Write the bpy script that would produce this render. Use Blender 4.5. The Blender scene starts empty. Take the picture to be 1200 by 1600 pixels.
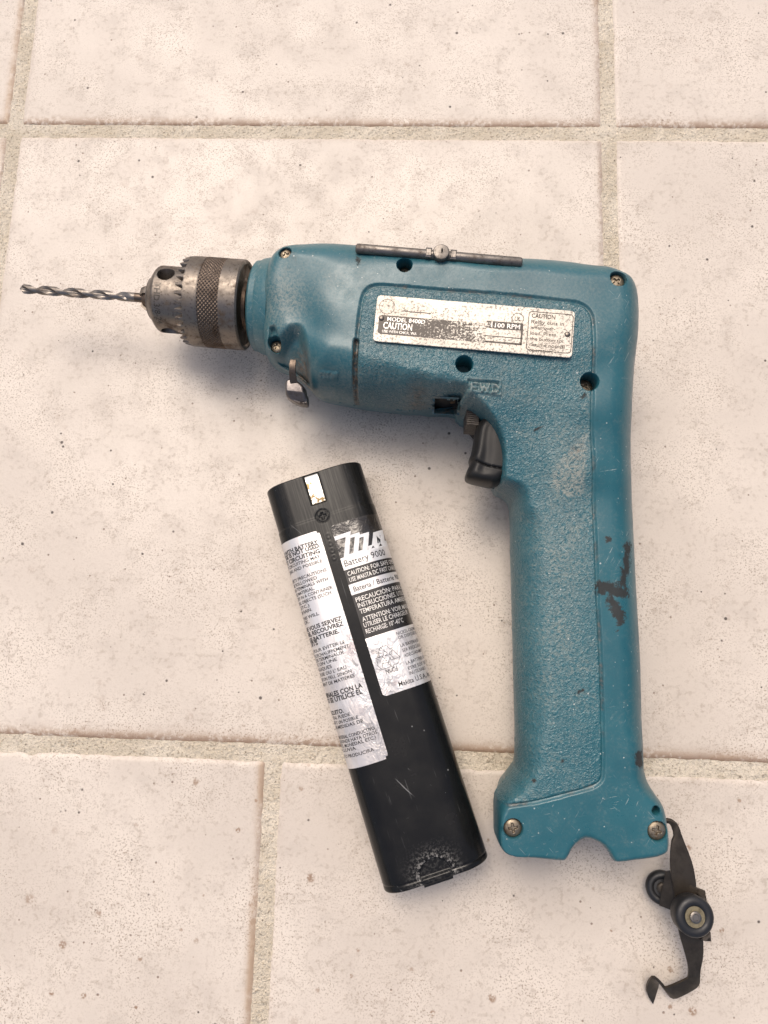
import bpy, math, random
import numpy as np
from mathutils import Matrix, Vector

random.seed(7)
rng = np.random.default_rng(11)
scene = bpy.context.scene
COL = scene.collection
MM = 0.001

# ------------------------------------------------------------------ camera
FPX = 1150.0                                    # focal length in pixels of the 1200 x 1600 photograph
CAM_ROT = (0.16838555, 0.03299142, 0.03090752)
CAM_POS = np.array([212.14981, -254.34073, 338.5578])      # millimetres above the tiles


def rot_zyx(a, b, c):
    ca, sa, cb, sb, cc, sc = math.cos(a), math.sin(a), math.cos(b), math.sin(b), math.cos(c), math.sin(c)
    X = np.array([[1, 0, 0], [0, ca, -sa], [0, sa, ca]])
    Y = np.array([[cb, 0, sb], [0, 1, 0], [-sb, 0, cb]])
    Z = np.array([[cc, -sc, 0], [sc, cc, 0], [0, 0, 1]])
    return Z @ Y @ X


RCAM = rot_zyx(*CAM_ROT)
cam_data = bpy.data.cameras.new("camera")
cam = bpy.data.objects.new("camera", cam_data)
COL.objects.link(cam)
cam_data.sensor_fit = 'VERTICAL'
cam_data.sensor_height = 24.0
cam_data.lens = 24.0 * FPX / 1600.0
cam_data.clip_start = 0.01
cam_data.clip_end = 50.0
M4 = Matrix.Identity(4)
for i in range(3):
    for j in range(3):
        M4[i][j] = RCAM[i][j]
    M4[i][3] = CAM_POS[i] * MM
cam.matrix_world = M4
scene.camera = cam

# ------------------------------------------------------------------ light
SUN_EL, SUN_AZ = math.radians(64), math.radians(-20)     # azimuth from +Y towards +X (clockwise)
world = bpy.data.worlds.new("World")
scene.world = world
world.use_nodes = True
wn = world.node_tree.nodes
wn.clear()
w_out = wn.new('ShaderNodeOutputWorld')
w_bg = wn.new('ShaderNodeBackground')
w_sky = wn.new('ShaderNodeTexSky')
w_sky.sky_type = 'NISHITA'
w_sky.sun_disc = False
w_sky.sun_elevation = SUN_EL
w_sky.sun_rotation = SUN_AZ
w_sky.air_density = 0.9
w_sky.dust_density = 6.5
w_sky.ozone_density = 0.6
w_bg.inputs['Strength'].default_value = 0.15
world.node_tree.links.new(w_sky.outputs[0], w_bg.inputs['Color'])
world.node_tree.links.new(w_bg.outputs[0], w_out.inputs['Surface'])

sun_data = bpy.data.lights.new("sun", 'SUN')
sun_data.energy = 0.95
sun_data.angle = math.radians(27)
sun_data.color = (1.0, 0.92, 0.83)
sun = bpy.data.objects.new("sun", sun_data)
COL.objects.link(sun)
sdir = Vector((math.cos(SUN_EL) * math.sin(SUN_AZ), math.cos(SUN_EL) * math.cos(SUN_AZ), math.sin(SUN_EL)))
sun.rotation_euler = sdir.to_track_quat('Z', 'Y').to_euler()
sun.location = sdir * 2

scene.view_settings.view_transform = 'Standard'
scene.view_settings.look = 'None'
scene.view_settings.exposure = 0.17
scene.view_settings.gamma = 1.0

# ------------------------------------------------------------------ small helpers


def smooth(a, b, x):
    t = np.clip((x - a) / (b - a), 0, 1)
    return t * t * (3 - 2 * t)


def mesh_from(name, V, F, mat=None, parent=None, attrs=None, smooth_shade=True, sharp=None):
    """V in millimetres; F list/array of faces; one object."""
    V = np.asarray(V, dtype=np.float64) * MM
    me = bpy.data.meshes.new(name)
    if isinstance(F, np.ndarray):
        nf, k = F.shape
        me.vertices.add(len(V))
        me.vertices.foreach_set('co', V.astype(np.float32).ravel())
        me.loops.add(nf * k)
        me.loops.foreach_set('vertex_index', F.astype(np.int32).ravel())
        me.polygons.add(nf)
        me.polygons.foreach_set('loop_start', np.arange(0, nf * k, k, dtype=np.int32))
        me.polygons.foreach_set('loop_total', np.full(nf, k, dtype=np.int32))
        me.update(calc_edges=True)
        me.validate()
    else:
        me.from_pydata([tuple(v) for v in V], [], [tuple(f) for f in F])
        me.validate()
    if smooth_shade:
        me.polygons.foreach_set('use_smooth', np.ones(len(me.polygons), dtype=bool))
        if sharp is not None:
            me.set_sharp_from_angle(angle=math.radians(sharp))
    if attrs:
        for k, a in attrs.items():
            at_ = me.attributes.new(k, 'FLOAT', 'POINT')
            at_.data.foreach_set('value', np.asarray(a, dtype=np.float32))
    if mat:
        me.materials.append(mat)
    o = bpy.data.objects.new(name, me)
    COL.objects.link(o)
    if parent:
        o.parent = parent
    return o


def empty(name, M=None):
    o = bpy.data.objects.new(name, None)
    COL.objects.link(o)
    o.empty_display_size = 0.02
    if M is not None:
        o.matrix_world = M
    return o


def tag(o, label=None, cat=None, group=None, kind=None):
    if label:
        o['label'] = label
    if cat:
        o['category'] = cat
    if group:
        o['group'] = group
    if kind:
        o['kind'] = kind


class Geo:
    """collects several solids into one mesh"""

    def __init__(self):
        self.v, self.f = [], []

    def add(self, V, F):
        b = len(self.v)
        self.v += [tuple(p) for p in V]
        self.f += [tuple(b + i for i in f) for f in F]
        return self

    def build(self, name, mat, parent=None, sharp=35):
        return mesh_from(name, self.v, self.f, mat, parent, sharp=sharp)


def basis(axis, up=(0, 0, 1)):
    ex = np.array(axis, float)
    ex /= np.linalg.norm(ex)
    u = np.array(up, float)
    u = u - ex * (u @ ex)
    u /= np.linalg.norm(u)
    w = np.cross(u, ex)
    return ex, u, w


def lathe(profile, origin, axis, n=48, up=(0, 0, 1), cap0=True, cap1=True, rfun=None):
    """profile: list of (t, r) along the axis"""
    ex, u, w = basis(axis, up)
    o = np.array(origin, float)
    V, F = [], []
    for (t, r) in profile:
        for k in range(n):
            a = 2 * math.pi * k / n
            V.append(o + ex * t + r * (math.cos(a) * u + math.sin(a) * w))
    m = len(profile)
    for i in range(m - 1):
        for k in range(n):
            k2 = (k + 1) % n
            F.append((i * n + k, i * n + k2, (i + 1) * n + k2, (i + 1) * n + k))
    if cap0:
        F.append(tuple(reversed(range(n))))
    if cap1:
        F.append(tuple((m - 1) * n + k for k in range(n)))
    return V, F


def tube(points, radii, n=16, up=(0, 0, 1)):
    P = [np.array(p, float) for p in points]
    if not hasattr(radii, '__len__'):
        radii = [radii] * len(P)
    V, F = [], []
    for i, p in enumerate(P):
        d = P[min(i + 1, len(P) - 1)] - P[max(i - 1, 0)]
        ex, u, w = basis(d, up)
        for k in range(n):
            a = 2 * math.pi * k / n
            V.append(p + radii[i] * (math.cos(a) * u + math.sin(a) * w))
    for i in range(len(P) - 1):
        for k in range(n):
            k2 = (k + 1) % n
            F.append((i * n + k, i * n + k2, (i + 1) * n + k2, (i + 1) * n + k))
    F.append(tuple(reversed(range(n))))
    F.append(tuple((len(P) - 1) * n + k for k in range(n)))
    return V, F


def vnoise(P, scale, seed=0):
    """2-D value noise, P (N,2) -> (N,) in -1..1"""
    q = np.asarray(P) * scale
    i = np.floor(q).astype(np.int64)
    f = q - i
    f = f * f * (3 - 2 * f)

    def h(a, b):
        n = (a * 374761393 + b * 668265263 + seed * 974711) & 0x7fffffff
        n = ((n ^ (n >> 13)) * 1274126177) & 0x7fffffff
        return ((n ^ (n >> 16)) & 0xffff) / 32767.5 - 1
    a, b = i[:, 0], i[:, 1]
    x0 = h(a, b) * (1 - f[:, 0]) + h(a + 1, b) * f[:, 0]
    x1 = h(a, b + 1) * (1 - f[:, 0]) + h(a + 1, b + 1) * f[:, 0]
    return x0 * (1 - f[:, 1]) + x1 * f[:, 1]


def fbm(P, scale, seed=0, oct=3):
    s, a = 0, 1.0
    for k in range(oct):
        s = s + a * vnoise(P, scale * 2 ** k, seed + k)
        a *= 0.5
    return s


def seg_closest(P, poly, closed):
    """distance and closest point from each P to a polyline"""
    P = np.asarray(P, float)
    A = np.asarray(poly, float)
    n = len(A)
    best = np.full(len(P), 1e18)
    bx = np.zeros(len(P))
    by = np.zeros(len(P))
    for i in range(n if closed else n - 1):
        a, b = A[i], A[(i + 1) % n]
        d = b - a
        L = d @ d + 1e-12
        t = np.clip(((P[:, 0] - a[0]) * d[0] + (P[:, 1] - a[1]) * d[1]) / L, 0, 1)
        cx, cy = a[0] + t * d[0], a[1] + t * d[1]
        q = (P[:, 0] - cx) ** 2 + (P[:, 1] - cy) ** 2
        m = q < best
        best[m] = q[m]
        bx[m] = cx[m]
        by[m] = cy[m]
    return np.sqrt(best), np.stack([bx, by], 1)


def inside(P, poly):
    P = np.asarray(P, float)
    A = np.asarray(poly, float)
    c = np.zeros(len(P), bool)
    n = len(A)
    for i in range(n):
        x0, y0 = A[i]
        x1, y1 = A[(i + 1) % n]
        if y0 == y1:
            continue
        m = ((y0 > P[:, 1]) != (y1 > P[:, 1])) & (P[:, 0] < (x1 - x0) * (P[:, 1] - y0) / (y1 - y0) + x0)
        c ^= m
    return c


def sdf(P, poly):
    d, c = seg_closest(P, poly, True)
    return np.where(inside(P, poly), d, -d), c


def chaikin(pts, it=2, closed=True):
    p = np.asarray(pts, float)
    for _ in range(it):
        if closed:
            q = np.roll(p, -1, 0)
            p = np.stack([0.75 * p + 0.25 * q, 0.25 * p + 0.75 * q], 1).reshape(-1, p.shape[1])
        else:
            a, b = p[:-1], p[1:]
            m = np.stack([0.75 * a + 0.25 * b, 0.25 * a + 0.75 * b], 1).reshape(-1, p.shape[1])
            p = np.vstack([p[:1], m[1:-1], p[-1:]])
    return p


# ------------------------------------------------------------------ frames
def pix_ray(px, py):
    d = RCAM @ np.array([(px - 600) / FPX, -(py - 800) / FPX, -1.0])
    return CAM_POS, d


def at(px, py, z):
    """world point (mm) seen at a pixel of the photograph, at height z"""
    c, d = pix_ray(px, py)
    return c + d * (z - c[2]) / d[2]


class Frame:
    def __init__(self, O, R):
        self.O, self.R = np.array(O, float), np.array(R, float)
        M = Matrix.Identity(4)
        for i in range(3):
            for j in range(3):
                M[i][j] = self.R[i][j]
            M[i][3] = self.O[i] * MM
        self.M = M

    def ray(self, px, py):
        c, d = pix_ray(px, py)
        return self.R.T @ (c - self.O), self.R.T @ d

    def at(self, px, py, z=0.0):
        c, d = self.ray(px, py)
        return c + d * (z - c[2]) / d[2]

    def world(self, p):
        return self.O + self.R @ np.asarray(p, float)


TILT = math.radians(2.6)
DR = Frame((255, -100, 31.9), rot_zyx(TILT, 0, 0))


# ------------------------------------------------------------------ materials
class Mat:
    def __init__(self, name, color=(0.5, 0.5, 0.5), rough=0.5, metal=0.0, spec=0.5):
        self.m = bpy.data.materials.new(name)
        self.m.use_nodes = True
        self.nt = self.m.node_tree
        self.b = self.nt.nodes['Principled BSDF']
        self.b.inputs['Base Color'].default_value = (*color, 1)
        self.b.inputs['Roughness'].default_value = rough
        self.b.inputs['Metallic'].default_value = metal
        self.b.inputs['Specular IOR Level'].default_value = spec
        self.tc = None

    def n(self, t, **kw):
        x = self.nt.nodes.new(t)
        for k, v in kw.items():
            setattr(x, k, v)
        return x

    def l(self, a, b):
        self.nt.links.new(a, b)

    def coord(self):
        if self.tc is None:
            self.tc = self.n('ShaderNodeTexCoord').outputs['Object']
        return self.tc

    def mapped(self, scale=(1, 1, 1), rot=(0, 0, 0), loc=(0, 0, 0)):
        mp = self.n('ShaderNodeMapping')
        mp.inputs['Scale'].default_value = scale
        mp.inputs['Rotation'].default_value = rot
        mp.inputs['Location'].default_value = loc
        self.l(self.coord(), mp.inputs['Vector'])
        return mp.outputs[0]

    def streaks(self, angle, scale, freq, dist=0.4):
        a = self.n('ShaderNodeMapping')
        a.inputs['Rotation'].default_value = (0, 0, angle)
        self.l(self.coord(), a.inputs['Vector'])
        b = self.n('ShaderNodeMapping')
        b.inputs['Scale'].default_value = scale
        self.l(a.outputs[0], b.inputs['Vector'])
        return self.noise(freq, 2, 0.5, vec=b.outputs[0], dist=dist)

    def noise(self, scale, detail=3, rough=0.55, vec=None, dist=0.0):
        x = self.n('ShaderNodeTexNoise')
        x.inputs['Scale'].default_value = scale
        x.inputs['Detail'].default_value = detail
        x.inputs['Roughness'].default_value = rough
        x.inputs['Distortion'].default_value = dist
        self.l(vec if vec is not None else self.coord(), x.inputs['Vector'])
        return x.outputs['Fac']

    def voro(self, scale, feature='F1', out='Distance', vec=None, rand=1.0):
        x = self.n('ShaderNodeTexVoronoi', feature=feature)
        x.inputs['Scale'].default_value = scale
        x.inputs['Randomness'].default_value = rand
        self.l(vec if vec is not None else self.coord(), x.inputs['Vector'])
        return x.outputs[out]

    def ramp(self, fac, a, b, lo=0.0, hi=1.0):
        x = self.n('ShaderNodeMapRange', interpolation_type='SMOOTHSTEP')
        x.inputs['From Min'].default_value = a
        x.inputs['From Max'].default_value = b
        x.inputs['To Min'].default_value = lo
        x.inputs['To Max'].default_value = hi
        self.l(fac, x.inputs['Value'])
        return x.outputs['Result']

    def math(self, op, a, b=None):
        x = self.n('ShaderNodeMath', operation=op)
        for i, v in enumerate((a, b)):
            if v is None:
                continue
            if isinstance(v, (int, float)):
                x.inputs[i].default_value = v
            else:
                self.l(v, x.inputs[i])
        return x.outputs[0]

    def mix(self, fac, a, b):
        x = self.n('ShaderNodeMix', data_type='RGBA')
        if isinstance(fac, (int, float)):
            x.inputs[0].default_value = fac
        else:
            self.l(fac, x.inputs[0])
        for i, v in ((6, a), (7, b)):
            if isinstance(v, tuple):
                x.inputs[i].default_value = (*v, 1)
            else:
                self.l(v, x.inputs[i])
        return x.outputs[2]

    def attr(self, name):
        x = self.n('ShaderNodeAttribute', attribute_name=name)
        return x.outputs['Fac']

    def color(self, c):
        self.l(c, self.b.inputs['Base Color'])

    def rough(self, r):
        self.l(r, self.b.inputs['Roughness'])

    def bump(self, h, dist=0.0003, strength=1.0, prev=None):
        x = self.n('ShaderNodeBump')
        x.inputs['Strength'].default_value = strength
        x.inputs['Distance'].default_value = dist
        self.l(h, x.inputs['Height'])
        if prev is not None:
            self.l(prev, x.inputs['Normal'])
        self.l(x.outputs[0], self.b.inputs['Normal'])
        return x.outputs[0]


def specks(m, scale, lo, hi, keep, vec=None):
    """sparse round specks: voronoi cells, only those whose random colour is under `keep`"""
    d = m.voro(scale, vec=vec)
    c = m.voro(scale, out='Color', vec=vec)
    sep = m.n('ShaderNodeSeparateColor')
    m.l(c, sep.inputs[0])
    k = m.math('LESS_THAN', sep.outputs[0], keep)
    dd = m.math('DIVIDE', d, m.math('ADD', m.math('MULTIPLY', sep.outputs[1], 0.8), 0.25))
    return m.math('MULTIPLY', m.ramp(dd, lo, hi, 1, 0), k)


def mat_tile():
    m = Mat('glazed_tile', rough=0.42, spec=0.4)
    geo_ = m.n('ShaderNodeNewGeometry')
    m.tc = geo_.outputs['Position']
    oi = m.n('ShaderNodeObjectInfo')
    big = m.noise(14, 4, 0.6)
    mid = m.noise(70, 4, 0.65)
    fine = m.noise(420, 3, 0.6)
    tiny = m.noise(1300, 2, 0.6)
    c = m.mix(m.ramp(big, 0.35, 0.68), (0.55, 0.485, 0.414), (0.665, 0.593, 0.509))
    c = m.mix(m.math('MULTIPLY', oi.outputs['Random'], 0.35), c, (0.60, 0.53, 0.45))
    c = m.mix(m.math('MULTIPLY', m.ramp(mid, 0.48, 0.72), 0.34), c, (0.43, 0.375, 0.32))
    mott = m.math('MULTIPLY', m.ramp(fine, 0.52, 0.64), m.ramp(mid, 0.34, 0.62))
    c = m.mix(m.math('MULTIPLY', mott, 0.50), c, (0.38, 0.315, 0.25))
    c = m.mix(m.math('MULTIPLY', m.math('MULTIPLY', m.ramp(tiny, 0.54, 0.64), m.ramp(m.noise(28, 3, 0.6), 0.38, 0.64, 0.12, 1.0)), 0.75), c, (0.27, 0.21, 0.155))
    # small dark pin holes, larger brown pores
    p1 = specks(m, 120, 0.055, 0.115, 0.55)
    p2 = specks(m, 240, 0.08, 0.17, 0.20)
    blot = m.math('MULTIPLY', m.math('MAXIMUM', specks(m, 70, 0.09, 0.19, 0.75), specks(m, 130, 0.10, 0.22, 0.45)), m.ramp(m.noise(700, 2), 0.35, 0.55))
    sy = m.n('ShaderNodeSeparateXYZ')
    m.l(m.tc, sy.inputs[0])
    reg = m.math('MULTIPLY', m.ramp(m.noise(9, 2), 0.30, 0.5), m.ramp(sy.outputs[1], -0.34, -0.28, 1.0, 0.22))
    c = m.mix(m.math('MULTIPLY', m.math('MULTIPLY', blot, reg), 0.85), c, (0.24, 0.145, 0.085))
    c = m.mix(m.math('MULTIPLY', p2, 0.75), c, (0.17, 0.115, 0.08))
    c = m.mix(m.math('MULTIPLY', p1, 0.9), c, (0.055, 0.04, 0.032))
    # grime caught on the rough edges
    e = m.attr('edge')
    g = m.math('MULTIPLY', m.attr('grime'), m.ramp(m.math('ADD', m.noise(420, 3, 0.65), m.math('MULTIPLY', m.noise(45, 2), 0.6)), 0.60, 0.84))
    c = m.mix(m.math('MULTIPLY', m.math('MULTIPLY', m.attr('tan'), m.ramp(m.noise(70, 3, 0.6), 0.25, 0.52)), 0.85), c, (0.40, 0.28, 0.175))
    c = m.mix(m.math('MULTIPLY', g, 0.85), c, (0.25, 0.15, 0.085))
    c = m.mix(m.math('MULTIPLY', m.math('MULTIPLY', e, m.math('SUBTRACT', 1.0, m.attr('grime'))), 0.6), c, (0.72, 0.64, 0.56))  # lighter bevel colour paints a highlight along the clean edges
    m.color(c)
    m.rough(m.ramp(mid, 0.3, 0.7, 0.36, 0.55))
    h = m.math('ADD', m.math('MULTIPLY', fine, 0.6), m.math('MULTIPLY', mid, 1.0))
    h = m.math('SUBTRACT', h, m.math('MULTIPLY', m.math('ADD', p1, p2), 0.6))
    m.bump(h, 0.00035, 0.55)
    return m.m


def mat_grout():
    m = Mat('grout', rough=0.95, spec=0.2)
    a = m.noise(900, 3, 0.7)
    b = m.noise(35, 3, 0.6)
    c = m.mix(m.ramp(b, 0.38, 0.60), (0.67, 0.595, 0.48), (0.585, 0.51, 0.395))
    c = m.mix(m.math('MULTIPLY', m.ramp(a, 0.52, 0.66), 0.65), c, (0.25, 0.20, 0.14))
    c = m.mix(m.math('MULTIPLY', m.ramp(m.noise(110, 4, 0.7), 0.54, 0.68), 0.32), c, (0.40, 0.33, 0.225))
    c = m.mix(m.math('MULTIPLY', specks(m, 420, 0.12, 0.22, 0.25), 0.7), c, (0.10, 0.075, 0.05))
    m.color(c)
    m.bump(m.math('ADD', a, m.math('MULTIPLY', m.noise(300, 3), 1.6)), 0.0011, 1.0)
    return m.m


def mat_teal(name, body=True):
    m = Mat(name, rough=0.42, spec=0.58)
    big = m.noise(22, 4, 0.6)
    c = m.mix(m.ramp(big, 0.35, 0.65), (0.0125, 0.088, 0.112), (0.019, 0.108, 0.132))
    if not body:
        m.color(c)
        return m.m
    grain, dust_glint, stain, gunk = m.attr('grain'), m.attr('dust_glint'), m.attr('stain'), m.attr('gunk')
    leather = m.math('ABSOLUTE', m.math('SUBTRACT', m.noise(760, 2, 0.5, dist=0.4), 0.5))
    ridge = m.ramp(leather, 0.0, 0.11, 1, 0)
    # general handling dust, stronger in the grain
    n1 = m.noise(130, 5, 0.7)
    n2 = m.noise(900, 3, 0.65)
    haze = m.math('MULTIPLY', m.ramp(n1, 0.40, 0.75), m.ramp(n2, 0.40, 0.70))
    haze = m.math('MULTIPLY', haze, m.math('ADD', m.math('MULTIPLY', grain, 0.42), 0.28))
    c = m.mix(haze, c, (0.20, 0.235, 0.205))
    dd = m.math('MULTIPLY', dust_glint, m.math('ADD', m.math('MULTIPLY', m.ramp(n2, 0.36, 0.60), 0.55), m.math('MULTIPLY', ridge, 0.40)))
    c = m.mix(dd, c, (0.33, 0.325, 0.27))
    sp = m.math('MULTIPLY', specks(m, 520, 0.10, 0.20, 0.32), m.ramp(n1, 0.38, 0.60))
    c = m.mix(m.math('MULTIPLY', sp, 0.85), c, (0.52, 0.53, 0.48))
    sp2 = specks(m, 190, 0.05, 0.10, 0.25)
    c = m.mix(m.math('MULTIPLY', sp2, 0.8), c, (0.55, 0.56, 0.52))
    scr = m.math('MAXIMUM', m.ramp(m.streaks(0.5, (45, 3, 3), 55), 0.69, 0.73), m.ramp(m.streaks(-0.8, (40, 2.5, 3), 60), 0.70, 0.74))
    scr = m.math('MAXIMUM', scr, m.ramp(m.streaks(1.35, (50, 3, 3), 50), 0.70, 0.74))
    scr = m.math('MULTIPLY', scr, m.ramp(m.noise(45, 3, 0.6), 0.46, 0.60))
    c = m.mix(m.math('MULTIPLY', scr, 0.6), c, (0.33, 0.38, 0.36))
    dk = m.math('MULTIPLY', m.ramp(m.noise(60, 4, 0.7), 0.66, 0.78), 0.65)
    c = m.mix(dk, c, (0.02, 0.035, 0.035))
    st = m.ramp(m.math('ADD', stain, m.math('MULTIPLY', m.math('SUBTRACT', m.noise(420, 5, 0.75), 0.5), 1.7)), 0.46, 0.74)
    c = m.mix(m.math('MULTIPLY', st, 0.90), c, (0.018, 0.012, 0.008))
    gk = m.math('MULTIPLY', gunk, m.ramp(m.noise(420, 3, 0.6), 0.25, 0.60))
    gcol = m.mix(m.ramp(m.noise(700, 2), 0.48, 0.6), (0.030, 0.022, 0.016), (0.17, 0.095, 0.05))
    c = m.mix(m.math('MULTIPLY', gk, 0.85), c, gcol)
    m.color(c)
    r = m.math('ADD', m.ramp(n1, 0.3, 0.7, 0.27, 0.42), m.math('ADD', m.math('MULTIPLY', dust_glint, 0.2), m.math('MULTIPLY', st, 0.4)))
    m.rough(r)
    h = m.math('MULTIPLY', m.math('ADD', leather, m.math('MULTIPLY', m.noise(330, 2, 0.5), 0.35)), m.math('MULTIPLY', grain, 1.0))
    b = m.bump(h, 0.0011, 0.75)
    m.bump(m.math('ADD', n2, m.math('MULTIPLY', scr, -0.5)), 0.00008, 0.5, prev=b)
    return m.m


def mat_steel(name, base=(0.42, 0.39, 0.36), rust=0.3, rough=0.38, dark=0.3):
    m = Mat(name, base, rough, 0.9)
    n1 = m.noise(180, 5, 0.65)
    n2 = m.noise(900, 3, 0.6)
    c = m.mix(m.ramp(n1, 0.35, 0.7), base, tuple(x * 0.72 for x in base))
    c = m.mix(m.math('MULTIPLY', m.ramp(n2, 0.55, 0.68), dark), c, (0.06, 0.048, 0.04))
    rr = m.math('MULTIPLY', m.ramp(m.noise(90, 4, 0.7), 0.52, 0.70), rust)
    c = m.mix(rr, c, (0.12, 0.075, 0.045))
    m.color(c)
    m.rough(m.math('ADD', m.ramp(n1, 0.3, 0.7, rough - 0.08, rough + 0.14), m.math('MULTIPLY', rr, 0.3)))
    m.bump(n2, 0.00006, 0.6)
    return m.m


def mat_black_plastic(name, scuffy=True, base=0.008):
    m = Mat(name, (base, base, base * 0.97), 0.24, spec=0.22)
    n1 = m.noise(60, 4, 0.6)
    c = m.mix(m.ramp(n1, 0.4, 0.7), (base, base, base), (base * 1.5, base * 1.45, base * 1.35))
    sp = specks(m, 230, 0.05, 0.11, 0.16)
    c = m.mix(m.math('MULTIPLY', sp, 0.7), c, (0.3, 0.3, 0.29))
    if scuffy:
        scr = m.noise(40, 2, 0.5, vec=m.mapped((22, 1.2, 1), (0, 0, 0.15)))
        s1 = m.math('MULTIPLY', m.ramp(scr, 0.66, 0.70), m.ramp(n1, 0.45, 0.62))
        scr2 = m.streaks(-0.55, (16, 1.0, 1), 40)
        s2 = m.math('MULTIPLY', m.ramp(scr2, 0.72, 0.75), m.ramp(n1, 0.50, 0.60))
        c = m.mix(m.math('MULTIPLY', s1, 0.12), c, (0.3, 0.3, 0.29))
        c = m.mix(m.math('MULTIPLY', s2, 0.5), c, (0.3, 0.3, 0.29))
        sc = m.attr('scuff')
        s3 = m.math('MULTIPLY', sc, m.ramp(m.noise(900, 3, 0.7), 0.48, 0.60))
        c = m.mix(m.math('MULTIPLY', s3, 0.75), c, (0.27, 0.26, 0.24))
        br = m.attr('brushed')
        fine = m.noise(60, 3, 0.6, vec=m.mapped((30, 1.0, 1)))
        c = m.mix(m.math('MULTIPLY', br, m.ramp(fine, 0.35, 0.75, 0.2, 0.8)), c, (0.11, 0.105, 0.09))
        m.rough(m.math('ADD', m.ramp(n1, 0.3, 0.7, 0.17, 0.28), m.math('MULTIPLY', br, 0.16)))
    m.color(c)
    m.bump(m.noise(250, 3), 0.00006, 0.4)
    return m.m


def mat_plain(name, color, rough=0.5, metal=0.0, var=0.25, scale=200):
    m = Mat(name, color, rough, metal)
    n1 = m.noise(scale, 4, 0.65)
    c = m.mix(m.ramp(n1, 0.35, 0.7), color, tuple(x * (1 - var) for x in color))
    m.color(c)
    m.rough(m.ramp(n1, 0.3, 0.7, max(0.05, rough - 0.08), min(1, rough + 0.08)))
    return m.m


def mat_foil(name):
    m = Mat(name, (0.8, 0.78, 0.76), 0.30, 0.38)
    cr = m.noise(210, 4, 0.6, vec=m.mapped((1.0, 0.45, 1), (0, 0, 0.1)), dist=1.2)
    n = m.noise(28, 3, 0.6)
    c = m.mix(m.ramp(n, 0.40, 0.65), (0.76, 0.735, 0.71), (0.56, 0.53, 0.51))
    bub = m.math('MULTIPLY', m.ramp(m.noise(260, 4, 0.7, dist=0.8), 0.52, 0.64), m.attr('crinkle'))
    c = m.mix(m.math('MULTIPLY', bub, 0.75), c, (0.24, 0.225, 0.22))
    pk = m.math('MULTIPLY', m.ramp(m.noise(75, 3, 0.6), 0.56, 0.68), m.attr('crinkle'))
    c = m.mix(m.math('MULTIPLY', pk, 0.45), c, (0.50, 0.36, 0.33))
    m.color(c)
    m.bump(m.math('MULTIPLY', cr, m.math('ADD', m.math('MULTIPLY', m.attr('crinkle'), 1.0), 0.20)), 0.0012, 0.9)
    return m.m


def mat_plate():
    m = Mat('name_plate_metal', (0.7, 0.66, 0.6), 0.35, 0.22, 0.3)
    n1 = m.noise(120, 4, 0.7)
    sp = m.math('MULTIPLY', m.ramp(m.noise(1100, 3, 0.65), 0.50, 0.60), m.ramp(n1, 0.33, 0.56))
    c = m.mix(m.ramp(m.noise(40, 3), 0.35, 0.65), (0.78, 0.715, 0.61), (0.64, 0.58, 0.485))
    c = m.mix(m.math('MULTIPLY', sp, 0.75), c, (0.12, 0.10, 0.08))
    m.color(c)
    m.rough(m.ramp(n1, 0.3, 0.7, 0.40, 0.60))
    m.bump(n1, 0.0001, 0.5)
    return m.m


def mat_worn_print():
    """black ink rubbed away towards one end (attribute wear)"""
    m = Mat('worn_black_ink', (0.03, 0.027, 0.024), 0.4, 0.3)
    w = m.attr('wear')
    n = m.math('ADD', m.math('MULTIPLY', m.noise(1300, 3, 0.7), 0.85), m.math('MULTIPLY', m.noise(170, 4, 0.7), 0.35))
    k = m.ramp(m.math('ADD', n, m.math('MULTIPLY', w, 0.55)), 0.70, 0.84)
    c = m.mix(k, (0.045, 0.037, 0.03), (0.54, 0.50, 0.435))
    m.color(c)
    return m.m


TILE, GROUT = mat_tile(), mat_grout()
TEAL, TEAL_PLAIN = mat_teal('teal_plastic'), mat_teal('teal_plastic_plain', False)
STEEL = mat_steel('worn_steel', (0.21, 0.182, 0.155), 0.6, 0.42, 0.6)
STEEL_DARK = mat_steel('knurled_steel', (0.135, 0.105, 0.083), 0.5, 0.45, 0.5)
STEEL_BRIGHT = mat_steel('bit_steel', (0.25, 0.225, 0.20), 0.35, 0.38, 0.35)
STEEL_ROD = mat_steel('key_steel', (0.21, 0.19, 0.17), 0.35, 0.48, 0.45)
RUSTY = mat_steel('rusty_steel', (0.17, 0.12, 0.085), 0.8, 0.5, 0.5)
LEVER = mat_steel('lever_steel', (0.17, 0.155, 0.15), 0.25, 0.42, 0.35)
BLUED = mat_plain('blackened_sheet', (0.062, 0.050, 0.038), 0.42, 0.55, 0.45, 160)
SCREW = mat_steel('screw_steel', (0.27, 0.225, 0.165), 0.55, 0.46, 0.5)
BATT = mat_black_plastic('battery_plastic')
TRIG = mat_black_plastic('trigger_plastic', False, 0.012)
TRIG.node_tree.nodes['Principled BSDF'].inputs['Specular IOR Level'].default_value = 0.25
TRIG.node_tree.nodes['Principled BSDF'].inputs['Roughness'].default_value = 0.42
RUBBER = mat_plain('rubber', (0.014, 0.014, 0.015), 0.45, 0, 0.3, 300)
BRASS = mat_plain('dull_brass', (0.30, 0.25, 0.15), 0.42, 0.6, 0.5, 500)
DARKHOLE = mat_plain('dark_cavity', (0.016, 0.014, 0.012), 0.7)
FOIL = mat_foil('silver_label_foil')
PLATE = mat_plate()
WORNINK = mat_worn_print()
INK = mat_plain('black_ink', (0.022, 0.020, 0.020), 0.45, 0, 0.3, 600)
INK_BLOCK = mat_plain('black_label_print', (0.022, 0.019, 0.017), 0.33, 0, 0.5, 240)
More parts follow.
